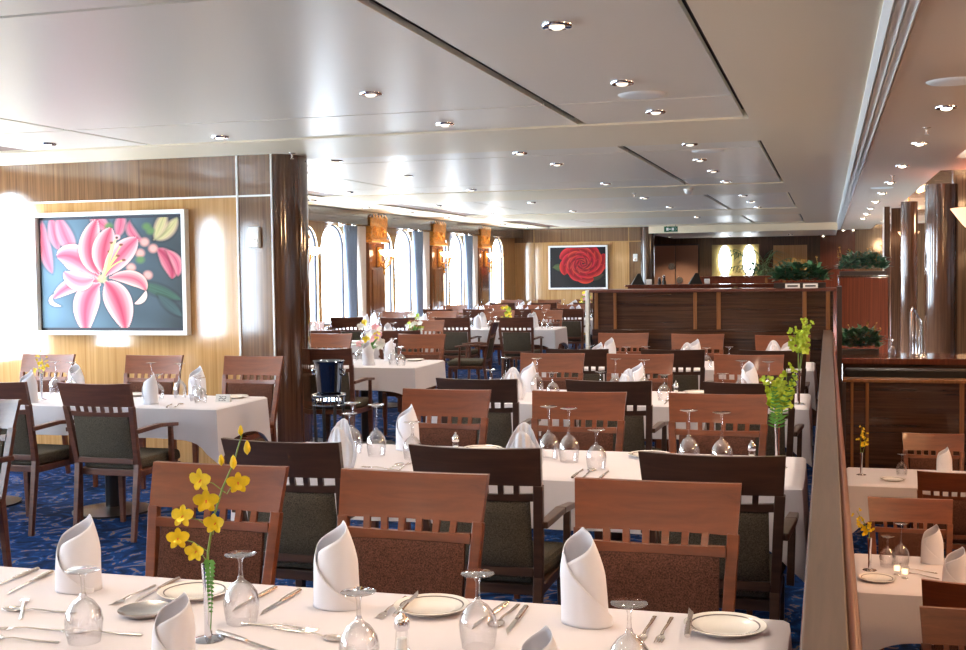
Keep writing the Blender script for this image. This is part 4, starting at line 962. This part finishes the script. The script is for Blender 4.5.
# window-side tables: a setting at each chair
random.seed(21)
for k, (a, b) in enumerate(far_tables):
    for nm, x0, x1 in (aisle(k), windw(k)):
        tn = 'the %s %s far table' % (TN[k], nm); z = TB[TN[k]+nm][1]
        n = 1 if x1-x0 < 1.3 and k == 1 and nm == 'aisle side' else 2
        for i in range(n):
            xx = x0+(x1-x0)*(i+.5)/n; pos = 'left' if i == 0 else 'right'
            for sd, yy in (('near', a+.14), ('far', b-.14)):
                s_ = 1 if sd == 'near' else -1; nl = '%s side, %s seat' % (sd, pos)
                nap(xx+rnd(-.04, .04), yy, z, 'folded white napkin on %s, %s' % (tn, nl), None, None, 'napkins beyond the column')
                place(g_tall, (xx+.2*s_, yy+.08*s_, z), 0, 'tall wine glass on %s, %s' % (tn, nl), 'glasses beyond the column')
                place(g_short, (xx+.3*s_, yy+.0*s_, z), 0, 'short goblet on %s, %s' % (tn, nl), 'glasses beyond the column')
                if k < 2: place(plate, (xx-.24*s_, yy, z), 0, 'white side plate on %s, %s' % (tn, nl), 'plates beyond the column')
def bouquet(loc, lab, r, seed, cols):
    rs = random.Random(seed)
    t = thing('flower_pot', 'small white vase under the '+lab.split(' on the')[0].split(' by the')[0].split(' below')[0]+', '+lab.split(' the ')[-1], 'vase', loc); G().lathe([(0, 0), (.035, 0), (.045, .03), (.04, .09), (.05, .12), (.045, .12), (.036, .09), (0, .05)], n=18).done('pot', 'whitep', t)
    o = thing('bouquet', lab, 'flowers', loc)
    g = G().mat('green')
    for k in range(22): a = rs.uniform(0, 2*PI); g.leaf((0, 0, .1), (math.cos(a), math.sin(a), rs.uniform(.5, 2)), r*rs.uniform(.9, 1.5), .02, (0, 0, 1), .2, 3)
    g.done('leaves', None, o, recalc=False)
    for k in range(18):
        a = rs.uniform(0, 2*PI); e = rs.uniform(0, 1); c = (r*.9*math.cos(a)*(1-e*.5), r*.9*math.sin(a)*(1-e*.5), .13+r*1.9*e)
        blossom(o, c, r*.32, (rs.uniform(-.6, .6), -1, rs.uniform(-.2, .8)), cols[k % len(cols)], False, .3)
bouquet((-3.99, 9.95, TB['firstaisle side'][1]), 'white, pink and yellow bouquet on the first table beyond the column', .13, 4, ['whitep', 'pinkp', 'whitep', 'yellow', 'pinkp'])
bouquet((-4.6, 12.88, TB['secondaisle side'][1]), 'pale bouquet on the second table beyond the column', .1, 5, ['whitep', 'lime', 'whitep'])
bouquet((-6.22, 12.86, TB['secondwindow side'][1]), 'white and lime bouquet by the windows on the second table beyond the column', .12, 6, ['whitep', 'lime'])
bouquet((-4.38, 16.12, TB['thirdaisle side'][1]), 'yellow flowers on the third table beyond the column', .09, 7, ['yellow', 'lime'])
bouquet((-4.5, 22.5, TB['fifthaisle side'][1]), 'lime and pink flowers below the rose painting', .12, 8, ['lime', 'pinkp', 'yellow'])
for x, n in ((-4.3, 'left'), (-4.12, 'right')):
    t = thing('wine_bottle', 'dark wine bottle on the table below the rose painting, %s one' % n, 'bottle', (x, 22.45, TB['fifthaisle side'][1]), 0, 'bottles below the rose painting')
    G().lathe([(0, 0), (.037, 0), (.037, .18), (.015, .23), (.014, .3), (0, .3)], n=14).done('bottle_body', 'plum', t)
# champagne bucket on its stand before the first table beyond the column
bk = thing('ice_bucket', 'shiny chrome ice bucket on a stand left of the second table', 'ice bucket', (-3.025, 6.85, .79))
G().lathe([(0, 0), (.068, 0), (.072, .01), (.09, .2), (.098, .222), (.102, .226), (.098, .23), (.087, .22), (.082, .19), (.066, .012), (0, .01)], n=32).done('pail', 'bucketmetal', bk)
for s_ in (-1, 1): G().tube([(s_*.088, 0, .17), (s_*.11, 0, .17), (s_*.11, 0, .14), (s_*.084, 0, .14)], .006, 6).done('handle', 'chrome', bk)
sd = thing('bucket_stand', 'dark metal stand holding the chrome ice bucket', 'stand', (-3.025, 6.85, 0))
g = G(); g.tube([(.102*math.cos(a*PI/12), .102*math.sin(a*PI/12), .80) for a in range(25)], .007, 6); g.tube([(.102*math.cos(a*PI/12), .102*math.sin(a*PI/12), .74) for a in range(25)], .007, 6)
for a in range(12): g.cyl((.102*math.cos(a*PI/6), .102*math.sin(a*PI/6), .74), (.102*math.cos(a*PI/6), .102*math.sin(a*PI/6), .80), .006, 5)
g.lathe([(0, .762), (.098, .762), (.098, .772), (0, .772)], n=24).done('ring', 'bucketmetal', sd)
for k in range(4):
    a = k*PI/2+PI/4; G().tube([(.1*math.cos(a), .1*math.sin(a), .765), (.085*math.cos(a), .085*math.sin(a), .35), (.14*math.cos(a), .14*math.sin(a), .008)], .011, 8).done('leg', 'darksteel', sd)

# ---- plants on partitions
def shrub(loc, lab, w, d, h, n, m='ivy', seed=1, twigs=True, name='potted_plants'):
    rs = random.Random(seed); t = thing('planter_foliage', lab, 'plant', loc)
    g = G().mat(m)
    for k in range(n):
        x = rs.uniform(-w/2, w/2); y = rs.uniform(-d/2, d/2); z = rs.uniform(0, h*.75)*(1-.6*abs(2*x/w)**3)
        a = rs.uniform(0, 2*PI); g.leaf((x, y, z+.07), (math.cos(a), math.sin(a)*.8-.3, rs.uniform(0, 1)), rs.uniform(.06, .12), rs.uniform(.03, .055), (0, 0, 1), rs.uniform(0, .3), 3)
    g.done('leaves', None, t, recalc=False)
    if twigs:
        g = G().mat('twig')
        for k in range(int(w*22)):
            x = rs.uniform(-w/2, w/2); b = Vector((x, 0, h*.3)); e = b+Vector((rs.uniform(-.06, .06), rs.uniform(-.05, .05), h*rs.uniform(.7, 1.1)))
            g.tube([b, e], .002, 4)
            for j in range(6):
                p = b.lerp(e, rs.uniform(.5, 1)); g.leaf(p, (rs.uniform(-1, 1), rs.uniform(-1, 0), rs.uniform(0, 1)), .022, .016, (0, -1, 0), .1, 2)
        g.done('blossoms', None, t, recalc=False)
    G().box(-w/2, w/2, -d/2, d/2, .001, .05).done('soil_tray', 'slot', t)
shrub((-.27, 12.25, 1.356), 'dark leafy planter greenery on the right end of the main partition', .5, .22, .22, 420, 'ivy', 2)
shrub((.41, 15.3, 1.45), 'leafy planter greenery on top of the orange-red block', .54, .4, .26, 420, 'ivy', 3)
shrub((.32, 12.7, .66), 'dark greenery with small orange blossoms at the end of the lower counter', .36, .2, .24, 320, 'ivy', 4)
pm = thing('potted_palm', 'feathery green palm plant standing behind the far partition', 'plant', (-1.15, 22.6, 0))
G().lathe([(0, 0), (.2, 0), (.26, .5), (.24, .5), (.2, .4), (0, .4)], n=24).done('pot', 'partition', pm)
g = G().mat('palm'); rs = random.Random(4)
g.tube([(0, 0, .4), (0, 0, 1.4)], .03, 8)
for k in range(16):
    a = k*2*PI/16+rs.uniform(-.2, .2); el = rs.uniform(.5, 1.6); pts = []
    for i in range(9): q = i/8; r_ = .65*q; pts.append(Vector((r_*math.cos(a), r_*math.sin(a), 1.35+1.0*q*math.sin(el)-.45*q*q)))
    g.tube(pts, .006, 4)
    for i in range(1, 9):
        for s_ in (-1, 1): g.leaf(pts[i], (math.cos(a+s_*.9), math.sin(a+s_*.9), -.1), .26, .022, (0, 0, 1), .35, 3)
g.done('fronds', None, pm, recalc=False)
for x, n in ((-.335, 'left'), (-.165, 'right')):
    t = thing('table_sign', 'small white card on the front edge of the main partition top, %s one' % n, 'card', (x, 12.02, 1.356), 0, 'white cards on the partition')
    G().hexa([(-.07, -.01, 0), (.07, -.01, 0), (.07, .02, 0), (-.07, .02, 0), (-.07, .0, .045), (.07, .0, .045), (.07, .005, .045), (-.07, .005, .045)]).done('card', 'cardwhite', t)
    G().hexa([(-.05, -.0105, .014), (.05, -.0105, .014), (.05, -.006, .014), (-.05, -.006, .014), (-.05, -.0065, .03), (.05, -.0065, .03), (.05, -.002, .03), (-.05, -.002, .03)]).done('text_band', 'cardink', t)
for x, n in ((-2.5, 'left end'), (-1.72, 'middle')):
    t = thing('menu_tent', 'dark pointed folded card on the second reddish partition, %s' % n, 'card', (x, 16.1, 1.346), .3, 'dark tent cards')
    G().hexa([(-.09, -.05, 0), (.09, -.05, 0), (.09, .05, 0), (-.09, .05, 0), (.0, -.004, .15), (.035, -.004, .15), (.035, .004, .15), (.0, .004, .15)]).done('card', 'plum', t)
    t = thing('white_cube_box', 'small white box beside the %s dark pointed card' % n, 'box', (x+.16, 16.08, 1.346)); G().box(-.035, .035, -.02, .02, 0, .07, .006).done('case', 'cardwhite', t)
for x, n in ((-2.05, 'shorter'), (-1.99, 'taller')):
    t = thing('pepper_mill', 'small dark pepper mill on the reddish partition ledge, %s one' % n, 'pepper mill', (x-.15, 16.1, 1.346), 0, 'mills on the partition'); h = .1 if n == 'shorter' else .13
    G().lathe([(0, 0), (.025, 0), (.027, h*.3), (.015, h*.5), (.024, h*.7), (0, h*.72)], n=14).done('body', 'plum', t); G().lathe([(0, h*.73), (.018, h*.75), (.02, h*.88), (0, h)], n=14).done('head', 'chrome', t)
place(g_short, (.62, 12.5, .66), 0, 'small goblet standing on the lower counter', 'glasses on the lower counter')
# far right light fixtures over the redwood recess
for x, n in ((-.12, 'left'), (.38, 'middle'), (.62, 'right')):
    place(dl_on, (x, YE-.6, ZC-.04 if x > .2 else 2.34), 0, 'small warm lamp above the red wood recess at the far end, %s one' % n, 'lamps above the recess')
spot(.3, YE-.8, 2.4, 30)
for x, n in ((-3.9, 'left'), (-2.4, 'middle'), (-.9, 'right')):
    place(dl_dim, (x, 30.4, 2.36), 0, 'downlight added to brighten the far alcove before the doors, %s one' % n, 'added far alcove downlights'); spot(x, 31.3, 2.3, 160)  # fixtures and spots added to brighten the dark far alcove
# unseen cone lamps with upward spots, added to brighten the ceiling
for (x, y, e, n) in ((2.3, 1.2, 416, 'nearest on the lower side'), (2.3, 5.0, 416, 'second on the lower side'), (2.5, 9.0, 320, 'third on the lower side'), (-3.6, -1.6, 352, 'left behind the viewer'), (-1.0, -2.4, 416, 'right behind the viewer')):
    conelamp((x, y, 1.45), .3, .3, 'unseen cone lamp added to brighten the ceiling, ' + n)
    l = bpy.data.lights.new('added_uplight', 'SPOT'); l.energy = e; l.color = (1, .88, .74); l.spot_size = math.radians(150); l.spot_blend = .5; l.shadow_soft_size = .12
    o = bpy.data.objects.new('added_uplight', l); COL.objects.link(o); o.location = (x, y, 1.78); o.rotation_euler = (PI, 0, 0)

# ------------------------------------------------------------------ light
wd = bpy.data.worlds.new('sky'); S.world = wd; wd.use_nodes = True
bgn = wd.node_tree.nodes['Background']; bgn.inputs['Color'].default_value = (.72, .86, 1, 1); bgn.inputs['Strength'].default_value = 22
for (x, y, z, e) in ((1.6, 13, 2.1, 25), (2.4, 7, 2.3, 90), (2.6, 3, 2.3, 90), (2.4, 18, 2.3, 60), (1.6, 24, 2.3, 50)):
    l = bpy.data.lights.new('lower_room_lamp', 'POINT'); l.energy = e; l.color = (1, .62, .32); l.shadow_soft_size = .15
    o = bpy.data.objects.new('lower_room_lamp', l); COL.objects.link(o); o.location = (x, y, z-.1)
S.view_settings.view_transform = 'Standard'; S.view_settings.look = 'None'; S.view_settings.gamma = 1; S.view_settings.exposure = .42
S.view_settings.use_curve_mapping = False
